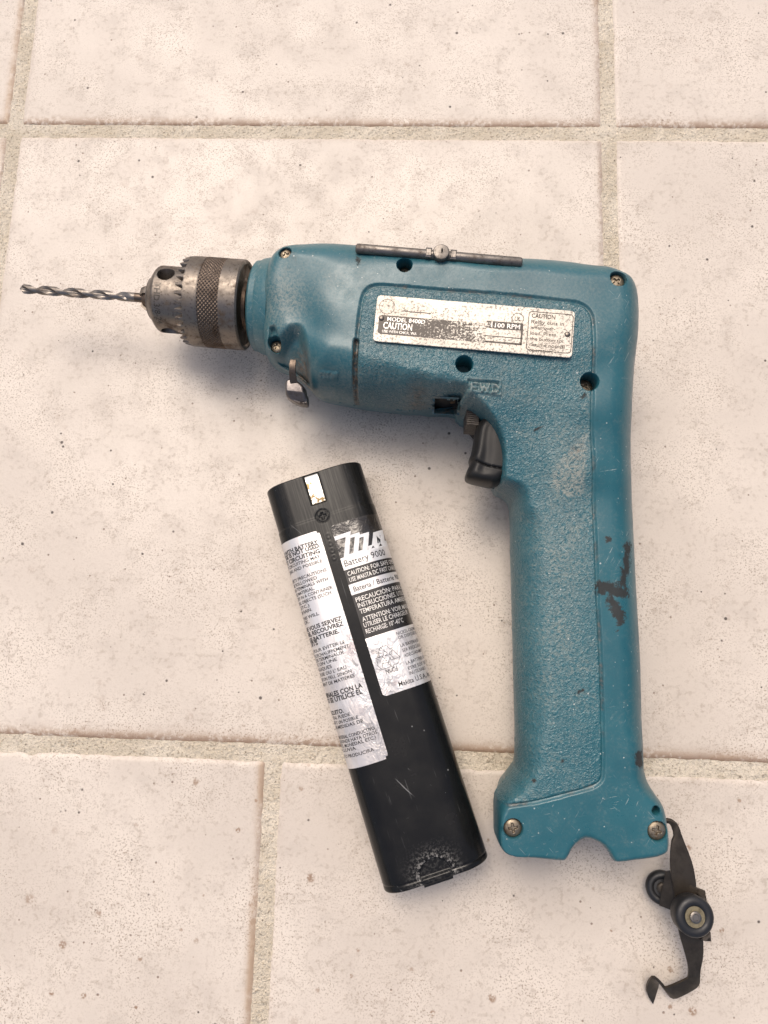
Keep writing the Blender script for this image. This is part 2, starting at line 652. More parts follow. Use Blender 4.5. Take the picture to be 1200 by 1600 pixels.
INK_PLATE = mat_plain('faded_ink', (0.085, 0.07, 0.055), 0.45, 0.2, 0.6, 700)
WHITE_INK = mat_plain('white_print', (0.80, 0.79, 0.77), 0.35, 0.0, 0.15, 240)
SILVER_INK = mat_plain('silver_print', (0.72, 0.69, 0.64), 0.38, 0.3, 0.3, 700)
CONTACT = mat_plain('contact_metal', (0.88, 0.86, 0.80), 0.25, 0.6, 0.2, 500)
CLEAR = mat_plain('clear_film', (0.075, 0.066, 0.055), 0.18, 0.1, 0.75, 260)

# ------------------------------------------------------------------ the tiled floor
PITCH = 307.0
GR = 6.1
V, F = [], []
gx = np.linspace(-1300, 1700, 2)
floor = mesh_from('floor', [(-6000, -6000, -0.78), (6000, -6000, -0.78), (6000, 6000, -0.78), (-6000, 6000, -0.78)],
                  [(0, 1, 2, 3)], GROUT)
tag(floor, 'pale beige stone-look floor tiles laid in sandy grout', None, None, 'structure')


def tile_mesh(cx, cy, seed, fine=True):
    L = PITCH - GR
    e = np.array([0, 0.35, 0.75, 1.2, 1.7, 2.3, 3.0, 4.0, 5.5, 8.0])
    mid = np.linspace(8, L - 8, 190 if fine else 6)[1:-1]
    if not fine:
        e = np.array([0, 1, 2.5, 5])
    s = np.concatenate([e, mid, (L - e)[::-1]])
    X, Y = np.meshgrid(s, s, indexing='xy')
    n = len(s)
    x, y = X.ravel().copy(), Y.ravel().copy()
    W = np.stack([x + cx - L / 2, y + cy - L / 2], 1)
    if fine:
        # ragged edge: wander of each border
        j = 0.60 * fbm(W + seed * 91, 0.11, seed) + 0.55 * fbm(W + seed * 37, 0.40, seed + 5, 2)
        wx = np.exp(-x / 3) - np.exp(-(L - x) / 3)
        wy = np.exp(-y / 3) - np.exp(-(L - y) / 3)
        x = x + j * wx
        y = y + j * wy
    ds = np.stack([x, L - x, y, L - y])
    dmin = np.maximum(np.minimum(np.minimum(ds[0], ds[1]), np.minimum(ds[2], ds[3])), 0)
    # rounded corner
    cxn = np.minimum(ds[0], ds[1])
    cyn = np.minimum(ds[2], ds[3])
    corner = (cxn < 2) & (cyn < 2)
    dmin = np.where(corner, np.maximum(2 - np.hypot(2 - cxn, 2 - cyn), 0), dmin)
    b = 2.6 + (0.8 * fbm(W, 0.14, seed + 3) if fine else 0)
    t = np.clip(dmin / b, 0, 1)
    z = -1.12 * (1 - t) ** 1.6
    if fine:
        z = z + np.minimum(0.10 * fbm(W, 0.035, seed + 9) - 0.12, 0) * 0.9
        z = z + 0.16 * fbm(W, 0.9, seed + 12) * (1 - t) * (t > 0.02)
        chip = np.clip(fbm(W, 0.09, seed + 20, 2) - 0.75, 0, 1) * np.exp(-dmin / 2.5)
        z = z - chip * 2.0
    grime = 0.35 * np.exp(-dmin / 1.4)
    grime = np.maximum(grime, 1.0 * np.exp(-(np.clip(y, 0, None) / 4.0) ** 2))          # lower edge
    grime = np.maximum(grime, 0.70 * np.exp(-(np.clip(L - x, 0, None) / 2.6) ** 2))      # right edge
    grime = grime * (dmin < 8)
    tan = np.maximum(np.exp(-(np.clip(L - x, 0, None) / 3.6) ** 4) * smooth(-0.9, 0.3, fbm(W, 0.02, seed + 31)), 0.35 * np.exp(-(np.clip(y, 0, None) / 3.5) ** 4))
    edge = (1 - t) ** 1.2
    VV = np.stack([x - L / 2, y - L / 2, z], 1)
    idx = np.arange(n * n).reshape(n, n)
    FF = np.stack([idx[:-1, :-1], idx[:-1, 1:], idx[1:, 1:], idx[1:, :-1]], -1).reshape(-1, 4)
    # skirt
    loop = np.concatenate([idx[0, :-1], idx[:-1, -1], idx[-1, :0:-1], idx[:0:-1, 0]])
    k = len(loop)
    low = VV[loop].copy()
    low[:, 2] = -4
    base = len(VV)
    VV = np.vstack([VV, low])
    a = np.arange(k)
    a2 = (a + 1) % k
    SK = np.stack([loop[a], base + a, base + a2, loop[a2]], -1)
    FF = np.vstack([FF, SK])
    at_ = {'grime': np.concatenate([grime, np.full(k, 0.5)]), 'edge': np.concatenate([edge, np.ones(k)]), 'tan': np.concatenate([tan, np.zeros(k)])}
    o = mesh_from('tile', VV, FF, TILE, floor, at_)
    o.location = (cx * MM, cy * MM, 0)
    return o


seed = 1
low_mesh = None
for row in range(-3, 4):                        # rows counted upwards from the middle one
    cy = PITCH * (row - 0.5)
    off = 0.5 if row % 2 == 0 else 0.0
    if row == 1:
        off = 0.5                               # the two upper rows of the photograph are in line
    for c in range(-3, 5):
        cx = PITCH * (c + off)
        vis = (-170 < cx < 560) and row in (-1, 0, 1)
        if vis:
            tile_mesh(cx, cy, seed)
            seed += 1
        elif low_mesh is None:
            low = tile_mesh(cx, cy, 99, False)
            low_mesh = low.data
        else:
            o = bpy.data.objects.new('tile', low_mesh)
            COL.objects.link(o)
            o.parent = floor
            o.location = (cx * MM, cy * MM, 0)

# ------------------------------------------------------------------ cordless drill : housing
drill = empty('cordless_drill', DR.M)
tag(drill, 'worn teal pistol-grip cordless drill lying on its side on the tiles', 'drill')

# silhouette of the moulded housing, traced in photograph pixels (clockwise from the nose)
OUT_PX = [(410, 496), (409, 470), (412.6, 445), (417, 425), (424, 405), (433, 392), (445, 385), (456, 382.5), (480, 381), (516, 380),
          (553, 383), (600, 387), (690, 395), (760, 400.5), (816, 404), (877, 407), (932, 413.6), (964, 421), (984, 431),
          (993, 444), (997.5, 467), (997.5, 510), (992, 564), (988, 618), (985.5, 680), (986, 740), (988.5, 800), (991, 860), (994, 920), (1000, 1020),
          (1002.5, 1120), (1005, 1195), (1008, 1214), (1016, 1231), (1031, 1250), (1039, 1264), (1043, 1279), (1044.5, 1327, 14),
          (1040, 1338, 17), (1023, 1345.5, 18), (961, 1352, 18), (954, 1345, 18), (948, 1333, 18), (938, 1321, 18), (924, 1315, 18), (913, 1315, 18),
          (899, 1326, 18), (891.5, 1341, 18), (886, 1348, 18), (879, 1350, 18), (825, 1344, 18), (797, 1338.5, 18), (785, 1332, 18), (780, 1322, 19), (779.5, 1300, 19), (779.5, 1262, 19),
          (784, 1248, 17), (796, 1226, 12), (802, 1205, 5), (804, 1193, 0), (804, 1150), (802.5, 1095), (800, 995), (797.5, 895), (796, 850), (795.5, 800),
          (792, 786), (780, 778), (769, 773), (768, 767), (771, 757, 12), (776, 748, 17), (781, 732, 19.5), (782.5, 710, 20), (779, 687, 21), (770, 665, 22), (756, 647, 22.5), (742, 634, 23.5),
          (730, 627.5, 24), (719, 627, 24), (713, 639, 10), (712, 651), (672, 652), (621, 648), (561, 640), (520, 632), (497, 625), (480, 606), (455, 588), (430, 577),
          (421, 566), (414, 545)]
# control points : (px, py, edge radius mm, half thickness mm, exponent)
CTRL = [(420, 440, 8, 26, 2.2), (420, 560, 10, 24, 2.2), (450, 400, 13, 27, 2), (450, 560, 14, 25, 2), (500, 400, 17, 29, 2),
        (520, 620, 17, 29.5, 2), (560, 500, 20, 30.3, 2), (640, 410, 18, 30.6, 2), (600, 632, 15, 30.4, 2), (650, 632, 11, 30.4, 2), (760, 420, 18, 30.6, 2),
        (760, 560, 18, 30.5, 2), (880, 430, 17, 30.5, 2), (880, 560, 17, 30.3, 2), (960, 440, 13, 30.2, 2.1), (985, 520, 13, 29.5, 2.1),
        (980, 620, 13, 27, 2), (900, 640, 15, 28, 2), (720, 635, 8, 28.5, 2), (715, 634, 2.4, 28.8, 2.2), (725, 632, 2.4, 28.6, 2.2), (742, 628, 2.4, 28, 2.2), (757, 643, 2.4, 26.8, 2.2), (770, 662, 2.4, 25.8, 2.2), (781, 688, 2.4, 24.6, 2.2), (784, 712, 2.4, 23.4, 2.2), (781, 738, 2.4, 22.4, 2.2), (680, 634, 6.5, 30, 2), (700, 640, 4, 29.6, 2), (716, 642, 2.6, 29.2, 2.1), (716, 622, 3.5, 30, 2), (690, 600, 9, 30.4, 2), (735, 612, 4, 30, 2), (700, 610, 8, 30.2, 2), (780, 610, 9, 29.5, 2),
        (773, 762, 4.0, 21.5, 2), (800, 785, 7, 20.5, 2), (880, 720, 14, 25, 2), (980, 720, 13, 23.5, 2), (800, 840, 13.5, 20, 2), (900, 820, 14, 20.8, 2),
        (985, 820, 13, 20.5, 2), (800, 950, 14, 19.6, 2), (990, 950, 13, 19.6, 2), (800, 1100, 14, 19.6, 2), (1000, 1100, 13, 19.6, 2),
        (805, 1180, 10, 19.6, 2), (812, 1215, 7, 19.8, 2.1), (1005, 1190, 10, 19.6, 2), (788, 1240, 3.6, 20, 2.4), (1025, 1245, 6, 20, 2.5), (776, 1284, 1.1, 20.2, 2.6), (776, 1296, 1.1, 20.2, 2.6), (776, 1308, 1.1, 20.2, 2.6), (778, 1268, 1.4, 20.2, 2.5),
        (1040, 1300, 3.6, 20.2, 2.8), (920, 1310, 2.4, 20.2, 2.8), (830, 1340, 3.2, 20.2, 2.8), (1000, 1345, 3.2, 20.2, 2.8), (900, 1250, 5, 20.2, 2.5)]
CT_XY = np.array([DR.at(c[0], c[1], 0)[:2] for c in CTRL])
CT_V = np.array([c[2:] for c in CTRL], float)


def ctrl(P):
    P = np.asarray(P, float)
    num = np.zeros((len(P), 3))
    den = np.zeros(len(P))
    hn = np.zeros(len(P))
    hd = np.zeros(len(P))
    for q, v in zip(CT_XY, CT_V):
        d2 = (P[:, 0] - q[0]) ** 2 + (P[:, 1] - q[1]) ** 2
        w = 1.0 / (d2 + 14.0) ** 2
        num += w[:, None] * v
        den += w
        w = 1.0 / (d2 + 150.0) ** 2.5
        hn += w * v[1]
        hd += w
    out = num / den[:, None]
    out[:, 1] = hn / hd
    return out


def trace_outline(px):
    """pixels of a silhouette -> outline in the middle plane of a rounded body"""
    raw = np.array([DR.at(q[0], q[1], q[2] if len(q) > 2 else 0)[:2] for q in px])
    cl = DR.ray(0, 0)[0]
    P = raw.copy()
    for _ in range(3):
        r, h, n = ctrl(P).T
        T = np.roll(P, -1, 0) - np.roll(P, 1, 0)
        T /= np.linalg.norm(T, axis=1)[:, None] + 1e-9
        N_ = np.stack([-T[:, 1], T[:, 0]], 1)            # outward for a clockwise outline in y-up axes
        out = []
        for i, q_ in enumerate(px):
            c, d = DR.ray(q_[0], q_[1])
            if len(q_) > 2:
                out.append(raw[i])
                continue
            d = d / np.linalg.norm(d)
            # ray in the plane spanned by outward normal and z
            a = d[0] * N_[i, 0] + d[1] * N_[i, 1]
            b = -d[2]
            c_, s_ = b / math.hypot(a, b), a / math.hypot(a, b)
            # support normal of the tangent ray
            if abs(s_) < 1e-3:
                ze = 0.0
            else:
                ze = (math.sqrt((r[i] * c_) ** 2 + (h[i] * s_) ** 2) - r[i] * c_) / s_
                if n[i] > 2.3:
                    ze = np.sign(s_) * min(abs(ze) * 1.35, h[i] * 0.85)
            q = c + d * (ze - c[2]) / d[2]
            out.append(q[:2])
        P = np.array(out)
    return P


OUTL = chaikin(trace_outline(OUT_PX), 1, True)


def profile(d, r, h, n):
    t = np.clip(d / r, 0, 1)
    return h * (1 - (1 - t) ** n) ** (1 / n)


def H0(P):
    d, _ = sdf(P, OUTL)
    r, h, n = ctrl(P).T
    return profile(np.maximum(d, 0), r, h, n)


def S(px, py):
    """local point of the upper drill surface seen at a photograph pixel"""
    c, d = DR.ray(px, py)
    z = 18.0
    for _ in range(14):
        p = c + d * (z - c[2]) / d[2]
        z = 0.5 * z + 0.5 * float(H0(p[None, :2])[0])
    return c + d * (z - c[2]) / d[2]


def SP(pts):
    return np.array([S(*p)[:2] for p in pts])


GROOVE = chaikin(SP([(557, 639), (555, 600), (555, 560), (557, 530), (561, 496), (566, 463), (573, 451), (587, 444.5), (625, 447), (690, 453), (742, 456),
                     (820, 463), (884, 470), (908, 473.5), (922, 484), (928, 501), (928, 575), (926, 622), (925, 660), (929, 735), (930.5, 835), (934, 932),
                     (939, 1020), (942.5, 1145), (943, 1205), (941, 1219), (931, 1228), (910, 1235), (853, 1250), (825, 1256), (797, 1259), (783, 1258)]), 2, False)
PANEL = np.vstack([GROOVE, [DR.at(740, 1258, 0)[:2], DR.at(740, 800, 0)[:2], DR.at(690, 700, 0)[:2], DR.at(557, 700, 0)[:2]]])
SLOT = chaikin(SP([(556.5, 532), (555, 560), (555, 600), (557, 641)]), 1, False)
NOSE_Q = SP([(452, 505), (468, 503), (478, 513), (484, 540), (488, 575), (496, 620)])
NOSE_Q = np.vstack([chaikin(NOSE_Q, 2, False), [DR.at(470, 660, 0)[:2], DR.at(400, 640, 0)[:2], DR.at(395, 560, 0)[:2]], SP([(424, 556), (438, 520)])])
FWD_C = SP([(729, 590.5), (782, 594.5), (782, 617), (729, 613.5)])
FWD_STROKES = [SP(s) for s in ([(736, 611), (737, 597.5)], [(737, 597.5), (746, 598.5)], [(736.5, 604), (744, 604.8)],
                               [(751, 599), (753.5, 611)], [(753.5, 611), (757.5, 602)], [(757.5, 602), (761.5, 612)], [(761.5, 612), (765, 600)],
                               [(770, 600.5), (769.5, 613)], [(770, 600.5), (776, 601.5)], [(776, 601.5), (779.3, 607)], [(779.3, 607), (776, 613)], [(776, 613), (769.5, 613)])]
MARK_C = SP([(497, 586), (502, 580.5), (529, 583), (528, 593.5), (500, 592)])
MARK_DOTS = SP([(504, 586.5), (510, 586.8), (516, 587.2)])
# holes : pixel of the rim centre, radius mm, depth mm below surface, screw?
HOLES = [(632, 413, 3.4, 9.5, True), (725.5, 568, 3.7, 14, False), (921.5, 595.5, 3.9, 10, True), (967, 434, 3.7, 4.6, True),
         (802, 1295, 3.9, 2.0, True), (1028, 1299.5, 4.0, 2.2, True), (1025.5, 1267, 1.9, 7, False), (445, 393.5, 3.0, 3.4, True), (428, 533, 3.1, 4.6, True)]
HOLE_L = [(S(h[0], h[1]), h[2], h[3], h[4]) for h in HOLES]
KEYHOLE = SP([(421, 510), (428, 508), (435, 520), (437, 535), (432, 545), (422, 541), (420, 525)])
WORN = SP([(893, 695), (905, 685), (917, 680), (918, 774), (885, 776), (858, 762), (862, 735), (878, 718)])
STAIN_SEG = [(SP([(981, 852), (978, 890), (972, 912)]), 1.9), (SP([(940, 918), (952, 919), (975, 928)]), 2.5), (SP([(956, 940), (966, 958), (970, 968)]), 2.2),
             (SP([(962, 988), (966, 985)]), 0.9), (SP([(900, 1085), (912, 1078)]), 0.9), (SP([(908, 620), (914, 616)]), 1.0), (SP([(836, 672), (850, 664)]), 0.9),
             (SP([(998, 1180), (1000, 1192)]), 2.2), (SP([(948, 840), (950, 844)]), 1.3), (SP([(560, 405), (561, 409)]), 1.5), (SP([(880, 1190), (884, 1188)]), 1.0), (SP([(832, 1222), (834, 1219)]), 1.2)]


def cap(d, w, e):
    return 1 - smooth(w - e, w + e, d)


def details(P):
    """relief of the upper shell (mm) and surface masks"""
    N_ = len(P)
    dz = np.zeros(N_)
    pan, _ = sdf(P, PANEL)
    gd, _ = seg_closest(P, GROOVE, False)
    dz -= 0.45 * smooth(-0.1, 0.5, pan)
    gw = 0.55 + 0.12 * fbm(P, 0.25, 3, 2)
    dz -= 0.75 * cap(gd, gw, 0.28)
    sd, _ = seg_closest(P, SLOT, False)
    dz -= 1.8 * cap(sd, 1.0, 0.3)
    nq, _ = sdf(P, NOSE_Q)
    dz -= 7.0 * smooth(0.0, 5.0, nq)
    kq, _ = sdf(P, KEYHOLE)
    dz -= 3.2 * smooth(-0.2, 0.5, kq)
    fq, _ = sdf(P, FWD_C)
    fq = fq + 0.6
    dz += 0.85 * smooth(0.0, 0.35, fq) * (1 - smooth(0.95, 1.25, fq)) - 0.55 * smooth(0.95, 1.3, fq)
    fw = np.full(N_, 99.0)
    for s_ in FWD_STROKES:
        a, _ = seg_closest(P, s_, False)
        fw = np.minimum(fw, a)
    dz += 1.0 * cap(fw, 0.5, 0.18)
    mq, _ = sdf(P, MARK_C)
    dz += 0.75 * smooth(-0.2, 0.25, mq)
    for q in MARK_DOTS:
        dd = np.hypot(P[:, 0] - q[0], P[:, 1] - q[1])
        dz -= 0.7 * cap(dd, 0.55, 0.2)
    # front collar shoulder line and a bead along the upper edge of the strip
    grain = smooth(0.3, 0.8, pan) * (1 - smooth(-0.4, 0.6, fq))
    wq, _ = sdf(P, WORN)
    dust_glint = 0.88 * smooth(-2.0, 2.5, wq + 1.5 * fbm(P, 0.16, 8))
    # dusty brow of the panel, the front of the nose and the lower flank of the barrel
    def blob(px, py, rx, ry, amp):
        c = S(px, py)
        return amp * np.exp(-((P[:, 0] - c[0]) / rx) ** 2 - ((P[:, 1] - c[1]) / ry) ** 2)
    dust_glint = np.maximum(dust_glint, blob(700, 640, 42, 5, 0.42))
    dust_glint = np.maximum(dust_glint, blob(440, 470, 12, 14, 0.55))
    dust_glint = np.maximum(dust_glint, blob(740, 450, 80, 5, 0.30) * smooth(-1, 1, pan))
    dust_glint = np.maximum(dust_glint, blob(520, 450, 22, 14, 0.22))
    dust_glint = np.maximum(dust_glint, blob(880, 850, 12, 60, 0.42) * smooth(-1, 1, pan))
    dust_glint = np.maximum(dust_glint, blob(850, 980, 16, 60, 0.20) * smooth(-1, 1, pan))
    dust_glint = np.maximum(dust_glint, blob(830, 480, 60, 22, 0.16))
    dust_glint = np.maximum(dust_glint, blob(620, 560, 40, 26, 0.20))
    dust_glint = np.maximum(dust_glint, blob(530, 615, 12, 4, 0.3))
    dust_glint = np.maximum(dust_glint, 0.30 * smooth(0, 0.5, mq))
    dust_glint = np.maximum(dust_glint, 0.42 * smooth(0.0, 0.3, fq) * (1 - smooth(0.95, 1.2, fq)))  # painted highlight on the raised frame, carried in the dust mask
    dust_glint = np.maximum(dust_glint, 0.65 * cap(fw, 0.5, 0.15))  # same painted highlight on the raised letters
    stain = np.zeros(N_)
    for pl, w in STAIN_SEG:
        a, _ = seg_closest(P, pl, False)
        stain = np.maximum(stain, (1 - np.clip(a / (w * 2.25), 0, 1)) * min(1.0, 0.50 + 0.24 * w))
    gunk = np.maximum(1.0 * cap(sd, 1.1, 0.3), 0.55 * cap(gd, 0.6, 0.4) * smooth(0.4, 0.6, 0.5 + 0.5 * fbm(P, 0.12, 4)))
    c = S(474, 570)
    g2 = np.exp(-((P[:, 0] - c[0]) / 5.5) ** 2 - ((P[:, 1] - c[1]) / 7) ** 2) * smooth(0, 3, nq)
    gunk = np.maximum(gunk, 1.2 * g2)
    c = S(900, 703)
    gunk = np.maximum(gunk, 0.55 * np.exp(-((P[:, 0] - c[0]) / 3.0) ** 2 - ((P[:, 1] - c[1]) / 4) ** 2))
    gunk = np.maximum(gunk, 0.7 * np.exp(-(np.hypot(P[:, 0] - S(654, 628)[0], P[:, 1] - S(654, 628)[1]) / 4) ** 2))
    return dz, {'grain': grain, 'dust_glint': np.clip(dust_glint, 0, 1), 'stain': stain, 'gunk': np.clip(gunk, 0, 1)}


VENT_PX = np.array([(678, 620), (716.5, 622.5), (715.5, 648), (677, 646)], float)


def to_px(P):
    """drill-local points -> photograph pixels"""
    W = np.asarray(P) @ DR.R.T + DR.O - CAM_POS
    C_ = W @ RCAM
    return np.column_stack([600 + FPX * C_[:, 0] / -C_[:, 2], 800 - FPX * C_[:, 1] / -C_[:, 2]])


def shell(step, upper=True):
    lo, hi = OUTL.min(0) - 2 * step, OUTL.max(0) + 2 * step
    xs = np.arange(lo[0], hi[0], step)
    ys = np.arange(lo[1], hi[1], step)
    X, Y = np.meshgrid(xs, ys, indexing='xy')
    P = np.stack([X.ravel(), Y.ravel()], 1)
    d, c = sdf(P, OUTL)
    nx, ny = len(xs), len(ys)
    idx = np.arange(nx * ny).reshape(ny, nx)
    Q = np.stack([idx[:-1, :-1], idx[:-1, 1:], idx[1:, 1:], idx[1:, :-1]], -1).reshape(-1, 4)
    ok = (d[Q] > 0).any(1)
    Q = Q[ok]
    use = np.unique(Q)
    remap = np.full(len(P), -1)
    remap[use] = np.arange(len(use))
    Q = remap[Q]
    P, d, c = P[use], d[use], c[use]
    out = d <= 0.12 * step
    P = np.where(out[:, None], c, P)
    d = np.where(out, 0, d)
    r, h, n = ctrl(P).T
    m = (d > 0) & (d < r)
    t = d / r
    dn = r * (1 - np.cos(np.clip(t, 0, 1) * math.pi / 2) ** (2 / n))
    dirv = np.where(m[:, None], (P - c) / np.maximum(d, 1e-9)[:, None], 0)
    P = np.where(m[:, None], c + dirv * dn[:, None], P)
    kill = np.zeros(len(Q), bool)
    if upper:
        for (cc, R_, dep, scr) in HOLE_L:
            v = P - cc[:2]
            rho = np.hypot(v[:, 0], v[:, 1])
            k = np.abs(rho - R_) < 0.62 * step
            P = np.where(k[:, None], cc[:2] + v / np.maximum(rho, 1e-9)[:, None] * R_, P)
            rho = np.where(k, R_, rho)
            kill |= (rho[Q] <= R_ + 1e-6).all(1)
    d2, _ = sdf(P, OUTL)
    z = profile(np.where(out, 0, np.maximum(d2, 0)), *ctrl(P).T)
    att = None
    if upper:
        dz, att = details(P)
        edge = smooth(0.0, 1.2, np.where(out, 0, np.maximum(d2, 0)))
        z = z + dz * edge
        z = np.where(out, -0.05, z)
    else:
        z = -np.maximum(z, 0) + 0.0
    # the foot is open below (the battery slides in there): no wall along its lower edge
    yb = DR.at(910, 1290, 10)[1]
    op = (c[:, 1] < yb) & (c[:, 0] > OUTL[:, 0].min() + 0 + 0) & (c[:, 0] > DR.at(792, 1335, 17)[0]) & (c[:, 0] < DR.at(1030, 1340, 17)[0]) & (d2 < 6)
    kill |= (op[Q] & (np.abs(z)[Q] < 16.0)).any(1)
    if upper:
        kill |= inside(to_px(np.column_stack([P, z])), VENT_PX)[Q].all(1)
    Q = Q[~kill]
    if not upper:
        Q = Q[:, ::-1]
    return np.column_stack([P, z]), Q, att


V, Q, att = shell(0.36, True)
housing = mesh_from('housing_half', V, Q, TEAL, drill, att)
V, Q, _ = shell(0.9, False)
z1 = np.zeros(len(V))
# the lower shell is a little narrower at the left of the foot and leaves a step there
fx, fy = DR.at(783, 1262, 0)[:2]
V[:, 0] += 2.3 * smooth(9, 2, V[:, 0] - fx) * smooth(14, 4, V[:, 1] - fy)
lower = mesh_from('housing_half', V, Q, TEAL, drill, {'grain': z1, 'dust_glint': z1, 'stain': z1, 'gunk': z1})

# rectangular slot low on the barrel, in front of the trigger
def edge_pts(poly, k=7):
    out = []
    for i in range(4):
        a, b = poly[i], poly[(i + 1) % 4]
        out += [a + (b - a) * t / k for t in range(k)]
    return out


cpv = VENT_PX.mean(0)
rim_o = [S(*(cpv + (p - cpv) * 1.10)) for p in edge_pts(VENT_PX)]
rim_i = [S(*(cpv + (p - cpv) * 0.93)) for p in edge_pts(VENT_PX)]
inw = np.array([0, 0.82, -0.57])
n = len(rim_o)
Vv = [p - inw * 0.05 for p in rim_o] + [p - inw * 0.40 for p in rim_i] + [p + inw * 3.2 for p in rim_i]
Fv = [(k, (k + 1) % n, n + (k + 1) % n, n + k) for k in range(n)] + [(n + k, n + (k + 1) % n, 2 * n + (k + 1) % n, 2 * n + k) for k in range(n)]
zv = np.zeros(3 * n)
mesh_from('slot_frame', Vv, Fv, TEAL, drill, {'grain': zv, 'dust_glint': zv + 0.15, 'stain': zv, 'gunk': np.concatenate([zv[:n] + 0.3, zv[:n] + 0.5, zv[:n] + 1.0])}, sharp=30)
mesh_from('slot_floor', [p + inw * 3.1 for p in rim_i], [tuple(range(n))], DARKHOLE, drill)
bar = [S(*p) + inw * 2.6 for p in ((684, 632), (711, 629), (711, 636), (684, 640))]
mesh_from('slot_bar', bar + [p + inw * 0.6 for p in bar], [(0, 1, 2, 3), (0, 4, 5, 1), (1, 5, 6, 2), (2, 6, 7, 3), (3, 7, 4, 0)], RUSTY, drill, sharp=20)

# recesses and their screws
R = 3.6
ng = 56
gs = np.linspace(-R, R, ng)
X, Y = np.meshgrid(gs, gs)
rr = np.hypot(X, Y)
k = R / np.maximum(np.maximum(np.abs(X), np.abs(Y)), 1e-9)
mx = np.maximum(np.abs(X), np.abs(Y))
sc = np.where(rr > 0, mx / np.maximum(rr, 1e-9), 1)
X, Y = X * sc, Y * sc                       # square grid squeezed into a disc
rr = np.hypot(X, Y) / R
zz = 1.25 * np.sqrt(np.clip(1 - (rr * 0.985) ** 2.6, 0, 1))
cross = np.maximum(cap(np.abs(X), 0.42, 0.13) * cap(np.abs(Y), 1.75, 0.2), cap(np.abs(Y), 0.42, 0.13) * cap(np.abs(X), 1.75, 0.2))
cross = np.maximum(cross, cap(np.hypot(X, Y), 0.8, 0.2))
zz = zz - 0.95 * cross
idx = np.arange(ng * ng).reshape(ng, ng)
SQ = np.stack([idx[:-1, :-1], idx[:-1, 1:], idx[1:, 1:], idx[1:, :-1]], -1).reshape(-1, 4)
screw_mesh = None
for i, (cc, R_, dep, scr) in enumerate(HOLE_L):
    n = 40
    a = np.arange(n) * 2 * math.pi / n
    ring = np.stack([cc[0] + R_ * np.cos(a), cc[1] + R_ * np.sin(a)], 1)
    top = H0(ring)
    dd, _ = details(ring)
    top = top + dd * smooth(0, 1.2, np.maximum(sdf(ring, OUTL)[0], 0))
    zb = float(H0(cc[None, :2])[0]) - dep
    if i >= 7:
        zb = float(H0(cc[None, :2])[0]) - dep - (2.5 if i == 8 else 0)
    V = [(*ring[k], max(top[k] + 0.02, zb)) for k in range(n)] + [(cc[0] + (R_ - .25) * math.cos(t), cc[1] + (R_ - .25) * math.sin(t), max(top[k] - .3, zb)) for k, t in enumerate(a)]
    V += [(cc[0] + (R_ - .3) * math.cos(t), cc[1] + (R_ - .3) * math.sin(t), zb) for t in a]
    F = []
    for b in (0, n):
        F += [(b + k, b + n + k, b + n + (k + 1) % n, b + (k + 1) % n) for k in range(n)]
    F.append(tuple(2 * n + k for k in range(n)))
    mesh_from('screw_recess', V, F, TEAL_PLAIN, drill, sharp=40)
    if scr:
        if screw_mesh is None:
            so = mesh_from('screw', np.column_stack([X.ravel(), Y.ravel(), zz.ravel()]), SQ, SCREW, drill)
            screw_mesh = so.data
        else:
            so = bpy.data.objects.new('screw', screw_mesh)
            COL.objects.link(so)
            so.parent = drill
        s_ = (R_ - 0.45) / 3.6
        zs = zb + 0.05
        so.matrix_local = Matrix.Translation(Vector((cc[0] * MM, cc[1] * MM, zs * MM))) @ Matrix.Rotation(0.5 + i * 1.1, 4, 'Z') @ Matrix.Diagonal((s_, s_, s_, 1))

# ------------------------------------------------------------------ chuck, nose and bit
CA = DR.at(31.5, 451.0, 0)
CB = DR.at(388, 478.0, 0)
AX = (CB - CA) / np.linalg.norm(CB - CA)
ACEN = np.array([CA[0], CA[1], 0.0])


def tpx(px):
    """distance along the drill axis of a photograph column"""
    best = None
    y = 451 + (px - 31.5) * (27 / 356.5)
    return float((DR.at(px, y, 0) - CA) @ AX)


def ring_solid(tr, n, mat, name, parent, sharp=30):
    V, F = lathe(tr, ACEN, AX, n)
    return mesh_from(name, V, F, mat, parent, sharp=sharp)


EX, EU, EW = basis(AX)
EW = np.array([-AX[1], AX[0], 0])             # across the axis, towards the top of the photograph


def cyl(t, r, th):
    """point on the chuck : th = 0 faces up, positive towards the top of the photograph"""
    return ACEN + AX * t + r * (math.cos(th) * EU + math.sin(th) * EW)


def cyl_grid(ts, nth, rf):
    th = np.arange(nth) * 2 * math.pi / nth
    T, TH = np.meshgrid(ts, th, indexing='ij')
    T2, R2 = rf(T, TH)
    P = ACEN + T2[..., None] * AX + R2[..., None] * (np.cos(TH)[..., None] * EU + np.sin(TH)[..., None] * EW)
    n = len(ts)
    idx = np.arange(n * nth).reshape(n, nth)
    j = np.roll(idx, -1, 1)
    Q = np.stack([idx[:-1], j[:-1], j[1:], idx[1:]], -1).reshape(-1, 4)
    return P.reshape(-1, 3), Q


tS0, tK0, tK1, tS1 = tpx(294), tpx(327.5), tpx(359), tpx(386)
tB0, tB1, tN0 = tpx(239), tpx(256), tpx(227)
RS, RB = 19.6, 14.6
KEYS = [(tpx(271), math.radians(a), 3.5) for a in (27, -93, 147)]


def rf_body(T, TH):
    R_ = np.where(T < tB1, 9.3 + (RB - 9.3) * smooth(0, 1, (T - tB0) / (tB1 - tB0)) ** 0.8, RB)
    for (t0, th0, r0) in KEYS:
        dth = (TH - th0 + math.pi) % (2 * math.pi) - math.pi
        dist = np.hypot(T - t0, dth * RB)
        R_ = R_ - 6.0 * cap(dist, r0, 0.22)
    return T, R_


